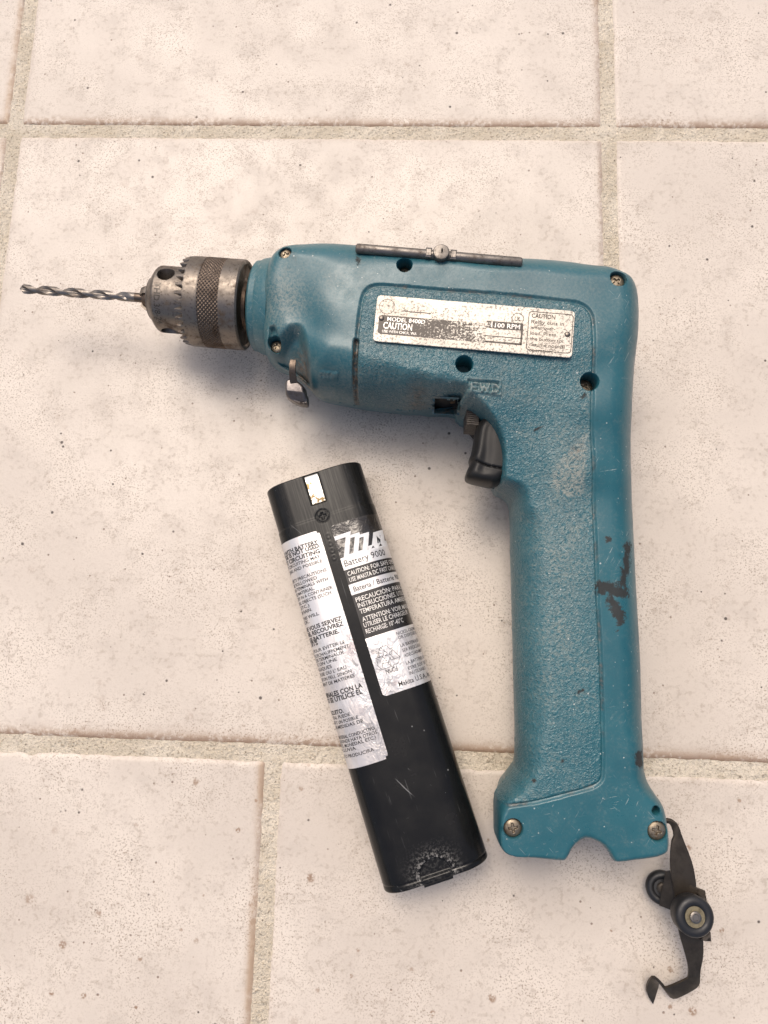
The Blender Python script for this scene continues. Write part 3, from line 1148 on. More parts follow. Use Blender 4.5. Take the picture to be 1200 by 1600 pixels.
ts = np.concatenate([[tB0], np.linspace(tB0 + .05, tB1 - .2, 14), np.arange(tB1, tS0 + 3.5, 0.32)])
V, Q = cyl_grid(ts, 300, rf_body)
chuck = mesh_from('chuck', V, Q, STEEL, drill, sharp=40)
ring_solid([(tB0 - 0.3, 2.0), (tB0 - 0.3, 8.7), (tB0, 9.3), (tB0 + 1, 9.0)], 64, STEEL, 'chuck_face', chuck)

NT = 32


def rf_sleeve(T, TH):
    ph = (TH * NT / (2 * math.pi)) % 1.0
    tooth = np.clip((np.abs(ph - 0.5) - 0.14) / 0.16, 0, 1)          # 0 in the gap, 1 on the tooth
    f = np.clip((tS0 + 3.4 - T) / 3.4, 0, 1)
    T2 = T + f * (1 - tooth) * 3.0
    R_ = np.where(T < tS0 + 3.4, RS - 0.7 * f - 3.4 * np.minimum(1, f * 1.6) * (1 - tooth), RS)
    R_ = np.where(T > tK0 - 0.4, RS - 0.25, R_)
    return T2, R_


ts = np.concatenate([np.linspace(tS0, tS0 + 3.6, 14), np.linspace(tS0 + 4, tK0, 10)])
V, Q = cyl_grid(ts, 32 * 14, rf_sleeve)
k = 32 * 14
V2, _ = cyl_grid(np.array([tS0 + 3.2]), k, lambda T, TH: (T, np.full_like(T, RB - 0.4)))
b = len(V)
Q2 = np.stack([np.arange(k), b + np.arange(k), b + (np.arange(k) + 1) % k, (np.arange(k) + 1) % k], -1)
sleeve = mesh_from('gear_sleeve', np.vstack([V, V2]), np.vstack([Q, Q2[:, ::-1]]), STEEL, chuck, sharp=38)


def rf_knurl(T, TH):
    a = (T - tK0) / 1.15
    b_ = TH * RS / 1.15
    tri = lambda q: np.abs((q % 1.0) - 0.5) * 2
    hgt = np.minimum(tri((a + b_ * 0.8) * 0.8), tri((a - b_ * 0.8) * 0.8))
    return T, RS - 0.45 + 0.55 * hgt


# whole number of diamonds round the ring
nd = round(2 * math.pi * RS / 1.15 * 0.64)
def rf_knurl(T, TH, nd=nd):
    a = (T - tK0) * 0.62
    b_ = TH * nd / (2 * math.pi)
    tri = lambda q: np.abs((q % 1.0) - 0.5) * 2
    hgt = np.minimum(tri(a + b_), tri(a - b_))
    return T, RS - 0.42 + 0.72 * hgt


ts = np.arange(tK0 + 0.01, tK1, 0.24)
V, Q = cyl_grid(ts, 560, rf_knurl)
mesh_from('knurled_band', V, Q, STEEL_DARK, chuck, sharp=180)
ring_solid([(tK1 - .02, RS - 0.5), (tK1, RS + 0.05), (tS1 - 0.7, RS + 0.05), (tS1, RS - 0.5), (tS1, RS - 1.6), (tS1 - 1.0, RS - 2.2), (tS1 - 1.0, 8)], 120, STEEL, 'rear_ring', chuck)
ring_solid([(tS1 - 1.6, RS - 1.4), (tS1 - 0.9, RS - 2.4), (tS1 - 0.9, 11.5), (tS1 - 0.2, 10.5), (tS1 + 1.2, 10.2), (tS1 + 1.4, 7.6)], 96, RUSTY, 'rear_plate', chuck)
for a in (20, 140, 260):
    th = math.radians(a)
    g = Geo()
    t0, t1 = tN0 - 1.2, tB0 + 2
    pts = []
    for (t, ro) in ((t0, 4.1), (t0 + 2.2, 5.6), (t1, 5.8)):
        for s_ in (-1, 1):
            for rI in (2.2, ro):
                pts.append(cyl(t, rI, th) + s_ * 2.0 * (rI / ro) * (-math.sin(th) * EU + math.cos(th) * EW))
    Fj = []
    for q in (0, 4):
        Fj += [(q, q + 1, q + 5, q + 4), (q + 3, q + 2, q + 6, q + 7), (q + 1, q + 3, q + 7, q + 5), (q + 2, q, q + 4, q + 6)]
    Fj += [(0, 2, 3, 1), (8, 9, 11, 10)]
    g.add(pts, Fj).build('chuck_jaw', STEEL, chuck, 20)
ring_solid([(tN0 - 0.4, 2.1), (tN0 - 0.4, 3.8), (tN0 + 1.6, 4.8), (tB0 + 1, 5.0)], 32, RUSTY, 'jaw_core', chuck)

spindle = ring_solid([(tS1 - 1, 7.2), (tS1 + 2.0, 7.2), (tS1 + 2.2, 6.2), (tpx(414), 6.2)], 48, RUSTY, 'spindle', drill)
tC0, tC1 = tpx(399), tpx(432)
Vc, Fc = lathe([(tC0 + 0.2, 6.8), (tC0, 18.2), (tC0 + 1.0, 19.6), (tC0 + 3.4, 20.0), (tC0 + 3.9, 20.6), (tC1, 22.0)], ACEN, AX, 96)
zc = np.zeros(len(Vc))
collar = mesh_from('nose_collar', Vc, Fc, TEAL, drill, {'grain': zc, 'dust_glint': zc + 0.12, 'stain': zc, 'gunk': zc}, sharp=40)

# the twist bit
bit_root = empty('drill_bit', DR.M)
tag(bit_root, 'steel twist drill bit clamped in the jaws of the chuck', 'drill bit')
tT, tF, tE = 0.0, tpx(200), tpx(233)
RBIT = 2.08
nz, nc = 190, 44
lead = 24.5
V = []
for i in range(nz):
    t = tT + (tF + 3.5 - tT) * i / (nz - 1)
    run = 1 - smooth(tF - 3, tF + 2.5, np.array([t]))[0]
    tw = 2 * math.pi * t / lead
    for k in range(nc):
        a = 2 * math.pi * k / nc
        c2 = math.cos(a)
        fl = max(0.0, abs(c2) - 0.55) / 0.45
        r = RBIT * (1 - run * (0.05 + 0.62 * min(1, fl * 1.6)) * (1 if fl > 0 else 0))
        r = min(r, 0.25 + max(0, (t - tT)) * 1.0)
        ph = a - tw
        V.append(ACEN + AX * t + r * (math.cos(ph) * EU + math.sin(ph) * EW))
idx = np.arange(nz * nc).reshape(nz, nc)
j = np.roll(idx, -1, 1)
Q = np.stack([idx[:-1], j[:-1], j[1:], idx[1:]], -1).reshape(-1, 4)
mesh_from('flutes', V, Q, STEEL_BRIGHT, bit_root, sharp=50)
V, F = lathe([(tF + 2, RBIT * 0.97), (tF + 3, RBIT), (tE, RBIT)], ACEN, AX, 32)
mesh_from('shank', V, F, STEEL_DARK, bit_root, sharp=40)


# ------------------------------------------------------------------ lettering
TEXT_CACHE = {}


def text_geo(body, bold=0.0):
    """unit-height flat outline of a line of text : (V (N,2) with cap height 1, width), triangles"""
    key = (body, bold)
    if key in TEXT_CACHE:
        return TEXT_CACHE[key]
    cu = bpy.data.curves.new('lettering_curve', 'FONT')
    cu.body = body
    cu.size = 1.0
    cu.offset = bold
    cu.resolution_u = 2
    o = bpy.data.objects.new('lettering_curve', cu)
    COL.objects.link(o)
    dg = bpy.context.evaluated_depsgraph_get()
    me = o.evaluated_get(dg).to_mesh()
    V = np.array([v.co[:2] for v in me.vertices]).reshape(-1, 2)
    F = [tuple(p.vertices) for p in me.polygons]
    o.evaluated_get(dg).to_mesh_clear()
    bpy.data.objects.remove(o)
    bpy.data.curves.remove(cu)
    if len(V):
        V = V - np.array([V[:, 0].min(), 0])
        V = V / 0.70                       # capitals about one unit high
    TEXT_CACHE[key] = (V, F)
    return V, F


def text_map(geo, body, fn, x0, x1, y, hgt, bold=0.0, y1=None):
    """fit the text between x0 and x1 with capital height hgt; fn(x, y) -> 3-D point"""
    V, F = text_geo(body, bold + 0.006)
    if not len(V):
        return
    w = V[:, 0].max()
    y1 = y if y1 is None else y1
    P = [fn(x0 + (x1 - x0) * v[0] / w, y + (y1 - y) * v[0] / w + hgt * v[1]) for v in V]
    geo.add(P, F)


def stroke_map(geo, pts, w, fn, closed=False):
    """flat stroke along a polyline in the (x, y) chart"""
    p = [np.array(q, float) for q in pts]
    n = len(p)
    for i in range(n if closed else n - 1):
        a, b = p[i], p[(i + 1) % n]
        d = b - a
        L = np.linalg.norm(d)
        if L < 1e-6:
            continue
        d /= L
        m = np.array([-d[1], d[0]]) * w / 2
        a2, b2 = a - d * w * 0.4, b + d * w * 0.4
        k = max(1, int(L / 2.0))
        for q in range(k):
            u, v = a2 + (b2 - a2) * q / k, a2 + (b2 - a2) * (q + 1) / k
            geo.add([fn(*(u - m)), fn(*(v - m)), fn(*(v + m)), fn(*(u + m))], [(0, 1, 2, 3)])


def round_rect(x0, y0, x1, y1, r, n=6):
    out = []
    for cx, cy, a0 in ((x1 - r, y1 - r, 0), (x0 + r, y1 - r, 90), (x0 + r, y0 + r, 180), (x1 - r, y0 + r, 270)):
        for k in range(n + 1):
            a = math.radians(a0 + 90 * k / n)
            out.append((cx + r * math.cos(a), cy + r * math.sin(a)))
    return out


# engraved size mark on the chuck
g = Geo()
tt = tpx(269)
text_map(g, 'THD.3/8-24', lambda x, y: cyl(tt - 3.0 + y, RB + 0.04, math.radians(6) - x / RB), 0, 18.5, 0, 2.6, 0.01)
g.build('lettering', INK_PLATE, chuck)['kind'] = 'stuff'

# ------------------------------------------------------------------ name plate
pTL, pTR, pBR, pBL = [DR.at(x, y, 30.9) for x, y in ((588.5, 460.5), (899, 486), (893.5, 559), (583.5, 532.5))]
pex = ((pTR - pTL) + (pBR - pBL))
pex[2] = 0
PLW = (np.linalg.norm(pTR - pTL) + np.linalg.norm(pBR - pBL)) / 2
PLH = (np.linalg.norm(pTL - pBL) + np.linalg.norm(pTR - pBR)) / 2
pex /= np.linalg.norm(pex)
pey = np.array([-pex[1], pex[0], 0])
pc0 = (pTL + pTR + pBR + pBL) / 4 - pex * PLW / 2 - pey * PLH / 2
PZ = 30.85


def plate_fn(z):
    return lambda x, y: np.array([pc0[0] + pex[0] * x + pey[0] * y, pc0[1] + pex[1] * x + pey[1] * y, PZ + z])


rim = round_rect(0, 0, PLW, PLH, 1.6)
n = len(rim)
fn0, fn1, fn2 = plate_fn(-0.6), plate_fn(-0.12), plate_fn(0)
ins = [((x - PLW / 2) * (1 - .3 / PLW) + PLW / 2, (y - PLH / 2) * (1 - .3 / PLH) + PLH / 2) for x, y in rim]
V = [fn0(*p) for p in rim] + [fn1(*p) for p in rim] + [fn2(*p) for p in ins]
F = [(a, (a + 1) % n, n + (a + 1) % n, n + a) for a in range(n)] + [(n + a, n + (a + 1) % n, 2 * n + (a + 1) % n, 2 * n + a) for a in range(n)]
F.append(tuple(2 * n + a for a in range(n)))
plate = mesh_from('name_plate', V, F, PLATE, drill, sharp=30)


def ppx(px, py):
    q = DR.at(px, py, PZ) - pc0
    return float(q @ pex), float(q @ pey)


def patch(name, pts, z, mat, parent, attrs=None):
    fn = plate_fn(z)
    return mesh_from(name, [fn(*p) for p in pts], [tuple(range(len(pts)))], mat, parent, attrs)


# black warning block, worn away towards its right end
x0, y0 = ppx(589.5, 522)
x1, y1 = ppx(760, 511)
yb = y0 + 0.2
ya = yb + 7.9
ncol = 40
V, F, W = [], [], []
fnp = plate_fn(0.05)
for k in range(ncol + 1):
    x = x0 + (x1 - x0) * k / ncol
    ins_ = 0.6 if k == 0 else 0
    V += [fnp(x, yb + ins_), fnp(x, ya - ins_)]
    W += [-0.30 + 0.62 * (k / ncol) ** 0.6] * 2
F = [(2 * k, 2 * k + 2, 2 * k + 3, 2 * k + 1) for k in range(ncol)]
mesh_from('print_block', V, F, WORNINK, plate, {'wear': W})
fnt = plate_fn(0.09)
g = Geo()
tx, ty = ppx(598, 514.5)
text_map(g, 'CAUTION', fnt, x0 + 2.0, x0 + 13.6, yb + 2.4, 2.7, 0.012)
text_map(g, 'MODEL 8400D', fnt, x0 + 3.4, x0 + 18.5, yb + 5.6, 1.7)
text_map(g, 'USE WITH CHGR. WA', fnt, x0 + 1.8, x0 + 15.6, yb + 0.7, 1.1)
bx0, by0 = ppx(772, 526)
rx, ry = ppx(817, 517)
rx1 = rx
text_map(g, '1100 RPM', plate_fn(0.12), rx1 - 12.6, rx1 - 1.2, ry + 0.5, 1.9, 0.008)
g.build('lettering', SILVER_INK, plate)['kind'] = 'stuff'
# right end of the block: RPM strip and open frame
V = [fnp(rx1 - 14.5, ry), fnp(rx1, ry), fnp(rx1, ry + 3.0), fnp(rx1 - 14.5, ry + 3.0)]
mesh_from('print_block', V, [(0, 1, 2, 3)], WORNINK, plate, {'wear': [0.25, -0.35, -0.35, 0.25]})
g = Geo()
stroke_map(g, [(rx1 - 0.35, ry), (rx1 - 0.35, ry - 5.6), (rx1 - 14.5, ry - 5.6)], 0.7, fnt)
stroke_map(g, [(rx1 - 0.4, ry - 3.2), (rx1 - 15.5, ry - 3.2)], 0.3, fnt)
# right-hand caution box
ax, ay = ppx(827, 486)
bx, by_ = ppx(891.5, 553)
stroke_map(g, round_rect(ax, by_ + .2, bx, ay - .1, 1.2, 4), 0.28, fnt, True)
lines = [('CAUTION', 1.9, 0.62, .012), ('Relay cuts in', 1.55, 0.86, 0), ('when over-', 1.55, 0.64, 0), ('load. Press', 1.55, 0.67, 0), ('the button to', 1.55, 0.83, 0),
         ('resume normal', 1.55, 0.92, 0), ('operation.', 1.55, 0.63, 0)]
yy = ay - 2.6
for body, hh, fr, bo in lines:
    text_map(g, body, fnt, ax + 1.1, ax + 1.1 + (bx - ax - 2.4) * fr, yy, hh * 0.92, bo)
    yy -= 2.33
# rubbed approval marks
for cx, cy, r in ((*ppx(605, 479), 3.1), (*ppx(809, 498), 2.3)):
    stroke_map(g, [(cx + r * math.cos(a), cy + r * math.sin(a)) for a in np.linspace(0, 2 * math.pi, 26)[:-1]], 0.16, fnt, True)
cx, cy = ppx(809, 498)
text_map(g, 'UL', fnt, cx - 1.2, cx + 1.2, cy - 0.9, 1.8)
q0, q1 = ppx(628, 486)
stroke_map(g, [(q0, q1), (q0 + 2.2, q1 + .2), (q0 + 3.4, q1 - 0.1), (q0 + 8.5, q1 + 0.05), (q0 + 11.5, q1 - .1)], 0.35, fnt)
g.build('lettering', INK_PLATE, plate)['kind'] = 'stuff'
for px, py in ((596, 497), (886.5, 522.5)):
    q = DR.at(px, py, PZ)
    V, F = lathe([(0, 1.15), (0.25, 1.1), (0.5, 0.8), (0.6, 0.3)], (q[0], q[1], PZ - 0.02), (0, 0, 1), 24, (1, 0, 0))
    mesh_from('rivet', V, F, STEEL, plate)


# ------------------------------------------------------------------ smaller drill parts
def blob_solid(name, px, zc, h, r, mat, parent, step=0.5, n=2.3, attrs=False, frame=DR, relief=None, z_at=None):
    """rounded solid with a traced outline, thickness 2h about z = zc"""
    zt = zc if z_at is None else z_at
    o = chaikin(np.array([frame.at(x, y, zt)[:2] for x, y in px]), 1, True)
    lo, hi = o.min(0) - step, o.max(0) + step
    xs, ys = np.arange(lo[0], hi[0] + step, step), np.arange(lo[1], hi[1] + step, step)
    X, Y = np.meshgrid(xs, ys, indexing='xy')
    P = np.stack([X.ravel(), Y.ravel()], 1)
    d, c = sdf(P, o)
    nx, ny = len(xs), len(ys)
    idx = np.arange(nx * ny).reshape(ny, nx)
    Q = np.stack([idx[:-1, :-1], idx[:-1, 1:], idx[1:, 1:], idx[1:, :-1]], -1).reshape(-1, 4)
    Q = Q[(d[Q] > 0).any(1)]
    use = np.unique(Q)
    rm = np.full(len(P), -1)
    rm[use] = np.arange(len(use))
    Q, P, d, c = rm[Q], P[use], d[use], c[use]
    out = d <= 0.15 * step
    P = np.where(out[:, None], c, P)
    d = np.where(out, 0, d)
    t = np.clip(d / r, 0, 1)
    m = (t > 0) & (t < 1)
    dn = r * (1 - np.cos(t * math.pi / 2) ** (2 / n))
    P = np.where(m[:, None], c + (P - c) / np.maximum(d, 1e-9)[:, None] * dn[:, None], P)
    d2, _ = sdf(P, o)
    z = profile(np.where(out, 0, np.maximum(d2, 0)), r, h, n)
    up = z + (relief(P) * smooth(0, r * 0.6, np.maximum(d2, 0)) if relief else 0)
    VV = np.vstack([np.column_stack([P, zc + up]), np.column_stack([P, zc - z])])
    QQ = np.vstack([Q, Q[:, ::-1] + len(P)])
    return mesh_from(name, VV, QQ, mat, parent, sharp=60)


TR_PX = [(751, 655), (744, 668), (741, 688), (738, 705), (733, 717), (736, 722), (731, 732), (727.5, 742), (729, 748), (738, 752),
         (752, 755), (775, 760), (800, 740), (800, 690), (780, 650), (760, 646)]
tr_line = chaikin(np.array([DR.at(x, y, 9)[:2] for x, y in ((762, 660), (757, 690), (757, 715), (752, 738))]), 2, False)


def trig_relief(P):
    d, _ = seg_closest(P, tr_line, False)
    q = np.array([DR.at(x, y, 9)[:2] for x, y in ((741, 726), (760, 734), (790, 740))])
    e, _ = seg_closest(P, q, False)
    return -0.7 * np.exp(-(d / 2.2) ** 2) - 1.0 * cap(e, 0.3, 0.25)


trigger = blob_solid('trigger', TR_PX, 9.0, 9.5, 4.0, TRIG, drill, 0.4, 2.4, z_at=15, relief=trig_relief)
g = Geo()
# direction switch : small ridged slider in front of the trigger
q = [DR.at(x, y, 12) for x, y in ((729, 641), (748, 643), (747, 664.5), (729, 663))]
ex_ = (q[1] - q[0]) / np.linalg.norm(q[1] - q[0])
ey_ = (q[0] - q[3]) / np.linalg.norm(q[0] - q[3])
Lx, Ly = np.linalg.norm(q[1] - q[0]), np.linalg.norm(q[0] - q[3])
nr = 7
prof = []
for i in range(nr):
    a = Ly * i / nr
    prof += [(a, 0), (a + Ly / nr * 0.15, 0.55), (a + Ly / nr * 0.6, 0.55), (a + Ly / nr * 0.75, 0)]
prof.append((Ly, 0))
V = []
for (a, hgt) in prof:
    for xx in (0, Lx):
        V.append(q[3] + ex_ * xx + ey_ * a + np.array([0, 0, hgt]))
nn = len(prof)
F = [(2 * i, 2 * i + 1, 2 * i + 3, 2 * i + 2) for i in range(nn - 1)]
b = len(V)
V += [p - np.array([0, 0, 18]) for p in (V[0], V[1], V[2 * nn - 2], V[2 * nn - 1])]
F += [(0, b, b + 1, 1), (2 * nn - 2, 2 * nn - 1, b + 3, b + 2)]
F += [tuple([2 * i for i in range(nn)] + [b + 2, b]), tuple([2 * i + 1 for i in range(nn)][::-1] + [b + 1, b + 3])]
g.add(V, F).build('direction_switch', mat_plain('switch_plastic', (0.06, 0.045, 0.032), 0.5, 0, 0.5, 500), drill, 25)
# dark well behind the switch and trigger
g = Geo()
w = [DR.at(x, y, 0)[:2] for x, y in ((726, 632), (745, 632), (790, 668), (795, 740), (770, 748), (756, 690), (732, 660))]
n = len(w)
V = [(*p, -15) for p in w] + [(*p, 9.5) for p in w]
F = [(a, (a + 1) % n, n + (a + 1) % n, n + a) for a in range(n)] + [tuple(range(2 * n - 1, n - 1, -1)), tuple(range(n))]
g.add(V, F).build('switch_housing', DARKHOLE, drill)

# gear-change lever : bright folded steel cap on a bent stem
lever = blob_solid('gear_lever', [(445, 595), (452, 591.5), (461, 592), (476.5, 603.5), (477, 613), (480, 616.5), (480, 628), (477, 630.5), (464, 629), (448, 621), (445, 614)], 7.0, 6.0, 1.3, LEVER, drill, 0.25, 2.4, z_at=11,
                   relief=lambda P: -0.75 * np.maximum(0, (P - DR.at(461, 612.5, 12)[:2]) @ np.array([-0.10, -0.995])) - 0.5 * smooth(0.5, 1.2, (P - DR.at(474, 612, 12)[:2]) @ np.array([1.0, 0.0])))
g = Geo()
st = [DR.at(458, 562, 17), DR.at(456.5, 570, 17.5), DR.at(456.5, 582, 16.5), DR.at(458, 594, 14), DR.at(460, 604, 12)]
V = []
for i, p in enumerate(st):
    d = st[min(i + 1, 4)] - st[max(i - 1, 0)]
    s_ = np.cross(d, (0, 0, 1))
    s_ /= np.linalg.norm(s_)
    for a, b_ in ((-1.4, 0), (1.4, 0), (1.4, -1.4), (-1.4, -1.4)):
        V.append(p + s_ * a * (0.8 + 0.08 * i) + np.array([0, 0, b_]))
F = [(4 * i + k, 4 * i + (k + 1) % 4, 4 * i + 4 + (k + 1) % 4, 4 * i + 4 + k) for i in range(4) for k in range(4)] + [(3, 2, 1, 0), (16, 17, 18, 19)]
g.add(V, F).build('lever_stem', STEEL_DARK, lever, 40)

# ------------------------------------------------------------------ chuck key clipped along the upper edge of the housing
key = empty('chuck_key', DR.M)
tag(key, 'steel T-handle chuck key clipped along the top edge of the drill housing', 'chuck key')
kz = 24.0
for _ in range(3):
    ka, kb, kc = DR.at(556, 388, kz), DR.at(816, 410, kz), DR.at(689, 399, kz)
kdir = (kb - ka) / np.linalg.norm(kb - ka)
hm = float(H0(np.array([kc[:2]]))[0])
# lift the rod so that it just clears the curved edge under it
pts = [ka + (kb - ka) * t for t in np.linspace(0, 1, 24)]
under = float(H0(np.array([p[:2] for p in pts])).max())
for _ in range(6):
    kz = 0.5 * kz + 0.5 * (under + 2.1)
    ka, kb, kc = DR.at(556, 388, kz), DR.at(816, 410, kz), DR.at(689, 399, kz)
    pts = [ka + (kb - ka) * t for t in np.linspace(0, 1, 24)]
    under = float(np.percentile(H0(np.array([p[:2] for p in pts])), 60))
g = Geo()
L = float(np.linalg.norm(kb - ka))
V, F = lathe([(0, 1.3), (0.4, 1.8), (1.0, 1.95), (L / 2 - 7, 1.95), (L / 2 + 7, 1.95), (L - 1, 1.95), (L - .4, 1.8), (L, 1.3)], ka, kdir, 28)
g.add(V, F)
rod = g.build('key_handle', STEEL_ROD, key, 30)
V, F = lathe([(-9, 2.6), (-4.4, 2.6), (-4.3, 3.25), (2.9, 3.3), (3.3, 3.0), (3.4, 2.6)], kc, (0, 0, 1), 40, (1, 0, 0))
hub = mesh_from('key_hub', V, F, STEEL_ROD, key, sharp=30)
g = Geo()
V, F = lathe([(0, 0.8), (0.06, 0.7)], kc + np.array([0.2, 0.1, 3.38]), (0, 0, 1), 16, (1, 0, 0))
V = [kc + np.array([0.2, 0.1, 3.4]) + np.array([0.55 * (p - kc)[0], 1.5 * (p - kc)[1], 0]) * np.array([1, 1, 0]) for p in V]
g.add(V, F).build('punch_mark', DARKHOLE, hub)
for s_ in (-1, 1):
    c = kc + kdir * s_ * 5.0
    g = Geo()
    kn = np.array([-kdir[1], kdir[0], 0])
    V = []
    for zz_, wx_, wy_ in ((-0.5, 1.25, 2.15), (1.8, 1.25, 2.0), (2.15, 0.9, 1.2)):
        for a, b_ in ((-1, -1), (1, -1), (1, 1), (-1, 1)):
            V.append(c + kdir * a * wx_ + kn * b_ * wy_ + np.array([0, 0, zz_]))
    F = [(4 * i + k, 4 * i + (k + 1) % 4, 4 * i + 4 + (k + 1) % 4, 4 * i + 4 + k) for i in range(2) for k in range(4)] + [(8, 9, 10, 11)]
    g.add(V, F).build('swaged_tab', STEEL_ROD, key, 20)

# ------------------------------------------------------------------ battery catch hanging open from the foot
WF = Frame((0, 0, 0), np.eye(3))
DRMI = DR.M.inverted()


def loc(p):
    """world millimetres -> drill-local millimetres"""
    return DR.R.T @ (np.asarray(p, float) - DR.O)


def ribbon(name, pairs, thick, mat, parent, sub=2, it=1):
    """sheet-metal strip through pairs of traced edge points (px, py, z each side)"""
    A = np.array([at(*p[:3]) for p in pairs])
    B = np.array([at(*p[3:]) for p in pairs])
    A, B = chaikin(A, it, False), chaikin(B, it, False)
    n = len(A)
    V = []
    for i in range(n):
        d = A[min(i + 1, n - 1)] + B[min(i + 1, n - 1)] - A[max(i - 1, 0)] - B[max(i - 1, 0)]
        s_ = B[i] - A[i]
        nn = np.cross(s_, d)
        nn /= np.linalg.norm(nn) + 1e-9
        if nn[2] < 0 and i == 0:
            flip = -1
        elif i == 0:
            flip = 1
        nn = nn * flip
        if i > 0 and nn @ prev < 0:
            nn = -nn
        prev = nn
        V += [loc(A[i]), loc(A[i] * .93 + B[i] * .07 + nn * .18), loc(A[i] * .07 + B[i] * .93 + nn * .18), loc(B[i]),
              loc(B[i] - nn * thick), loc(A[i] - nn * thick)]
    F = [(6 * i + k, 6 * i + (k + 1) % 6, 6 * i + 6 + (k + 1) % 6, 6 * i + 6 + k) for i in range(n - 1) for k in range(6)]
    F += [(5, 4, 3, 2, 1, 0), tuple(6 * (n - 1) + k for k in range(6))]
    return mesh_from(name, V, F, mat, parent, sharp=35)


catch = ribbon('battery_catch', [(1036, 1281, 20, 1038, 1287, 19), (1046, 1281, 20.5, 1046, 1286, 19), (1051, 1283, 20.5, 1051, 1297, 19), (1060, 1288, 20.5, 1052, 1308, 20), (1066, 1307, 20, 1049.5, 1316, 20), (1079, 1339, 19.5, 1047.5, 1340, 19.5),
                                 (1085, 1360, 19, 1048, 1362, 19), (1088.5, 1388, 18, 1053, 1388, 18), (1090, 1412, 17, 1057, 1412, 17), (1096, 1440, 16, 1058, 1440, 16),
                                 (1099, 1468, 15, 1062, 1462, 15), (1099.5, 1494, 14, 1070, 1488, 14), (1095, 1514, 13, 1076, 1511, 13), (1094, 1526, 12, 1076, 1526, 12),
                                 (1094, 1538, 10, 1075, 1529, 11), (1088, 1545, 8, 1070, 1532, 10), (1068, 1556, 5.5, 1052, 1540, 8), (1054, 1562, 4, 1039, 1545, 7), (1046, 1558, 3.5, 1035, 1541, 7.0),
                                 (1036, 1542, 5, 1028, 1533, 9), (1030, 1536, 6, 1020, 1526.5, 9.5), (1029, 1542, 4, 1014, 1533, 7), (1025, 1556, 2, 1009, 1546, 4), (1020.6, 1569, 0.9, 1013, 1557, 2)], 0.9, BLUED, drill)


def cyl_local(prof, c, axis, n=40):
    V, F = lathe(prof, c, axis, n, (0, 0, 1) if abs(axis[2]) < 0.9 else (1, 0, 0))
    return [loc(p) for p in V], F


def bumper(px, py, ztop, axis, R_, hgt, washer, name='roller'):
    c = at(px, py, ztop)
    ax_ = np.array(axis, float)
    ax_ /= np.linalg.norm(ax_)
    V, F = cyl_local([(-hgt, R_ * 0.80), (-hgt + 0.6, R_ * 0.96), (-hgt * 0.5, R_), (-1.3, R_), (-0.35, R_ * 0.90), (0, R_ * 0.72), (-0.35, R_ * 0.56), (-1.1, R_ * 0.50)], c, ax_, 56)
    b = mesh_from(name, V, F, RUBBER, catch, sharp=45)
    return c, ax_


# the cross axle with its two rollers
c2, a2 = bumper(1087.5, 1434, 27, (0.05, 0.06, 1), 7.6, 7.5, True)
for prof, mt, nm in (([(-1.0, 3.9), (-0.75, 3.9), (-0.75, 2.5)], BRASS, 'washer'), ([(-1.0, 2.3), (-0.1, 2.2), (0.15, 1.8), (0.15, 1.3), (-0.1, 1.1)], STEEL_ROD, 'rivet')):
    V, F = cyl_local(prof, c2, a2, 36)
    mesh_from(nm, V, F, mt, catch, sharp=40)
c1, a1 = bumper(1036, 1389, 9.5, (-0.22, 0.05, 1), 6.7, 5, False, 'bumper_cup')
for prof, mt, nm in (([(-1.4, 5.0), (-0.9, 4.9), (-0.8, 2.5)], RUBBER, 'washer'), ([(-1.0, 2.5), (-0.3, 2.4), (0.1, 1.9), (0.15, 1.2)], BLUED, 'rivet')):
    V, F = cyl_local(prof, c1, a1, 36)
    mesh_from(nm, V, F, mt, catch, sharp=40)
# folded cross plate that carries both rollers
ribbon('cross_plate', [(1040, 1362, 14, 1030, 1415, 11), (1052, 1360, 16, 1046, 1421, 13), (1062, 1366, 17.5, 1058, 1427, 14), (1078, 1384, 18.5, 1072, 1440, 15), (1101, 1392, 18.5, 1090, 1466, 16), (1103, 1407, 18, 1110, 1471, 16)], 1.0, BLUED, catch)
for pr in ([(1086, 1392, 18, 1099, 1406, 22), (1092, 1388, 18, 1103, 1404, 22), (1101, 1391, 18, 1104, 1408, 21)], [(1094, 1468, 16, 1104, 1458, 20), (1102, 1471, 15, 1108, 1460, 20), (1111, 1471, 14, 1110, 1456, 19)]):
    ribbon('plate_ear', pr, 0.9, BLUED, catch)

# ------------------------------------------------------------------ battery stick
BZ = 13.0
UL, UR, LL, LR = at(417.5, 770, BZ), at(565.5, 729, BZ), at(600, 1389, BZ), at(762.5, 1333, BZ)
bv = (UL + UR) / 2 - (LL + LR) / 2
BLEN = np.linalg.norm(bv)
bv /= BLEN                                       # along the stick, towards the terminals
bu = np.array([bv[1], -bv[0], 0])                # across, towards the right
BO = (LL + LR) / 2
BO[2] = 0
BA = 22.3                                        # half width
BH = 13.2                                        # half thickness
BRr = 10.8
FLAT = BA - BRr
BLEN = 174.2
RB4 = np.column_stack([bu, bv, [0, 0, 1]])
BF = Frame((BO[0], BO[1], 0), RB4)
batt = empty('battery_pack', BF.M)
tag(batt, 'black stick battery with silver foil labels lying left of the drill handle', 'battery')
SMAX = FLAT + BRr * math.pi / 2


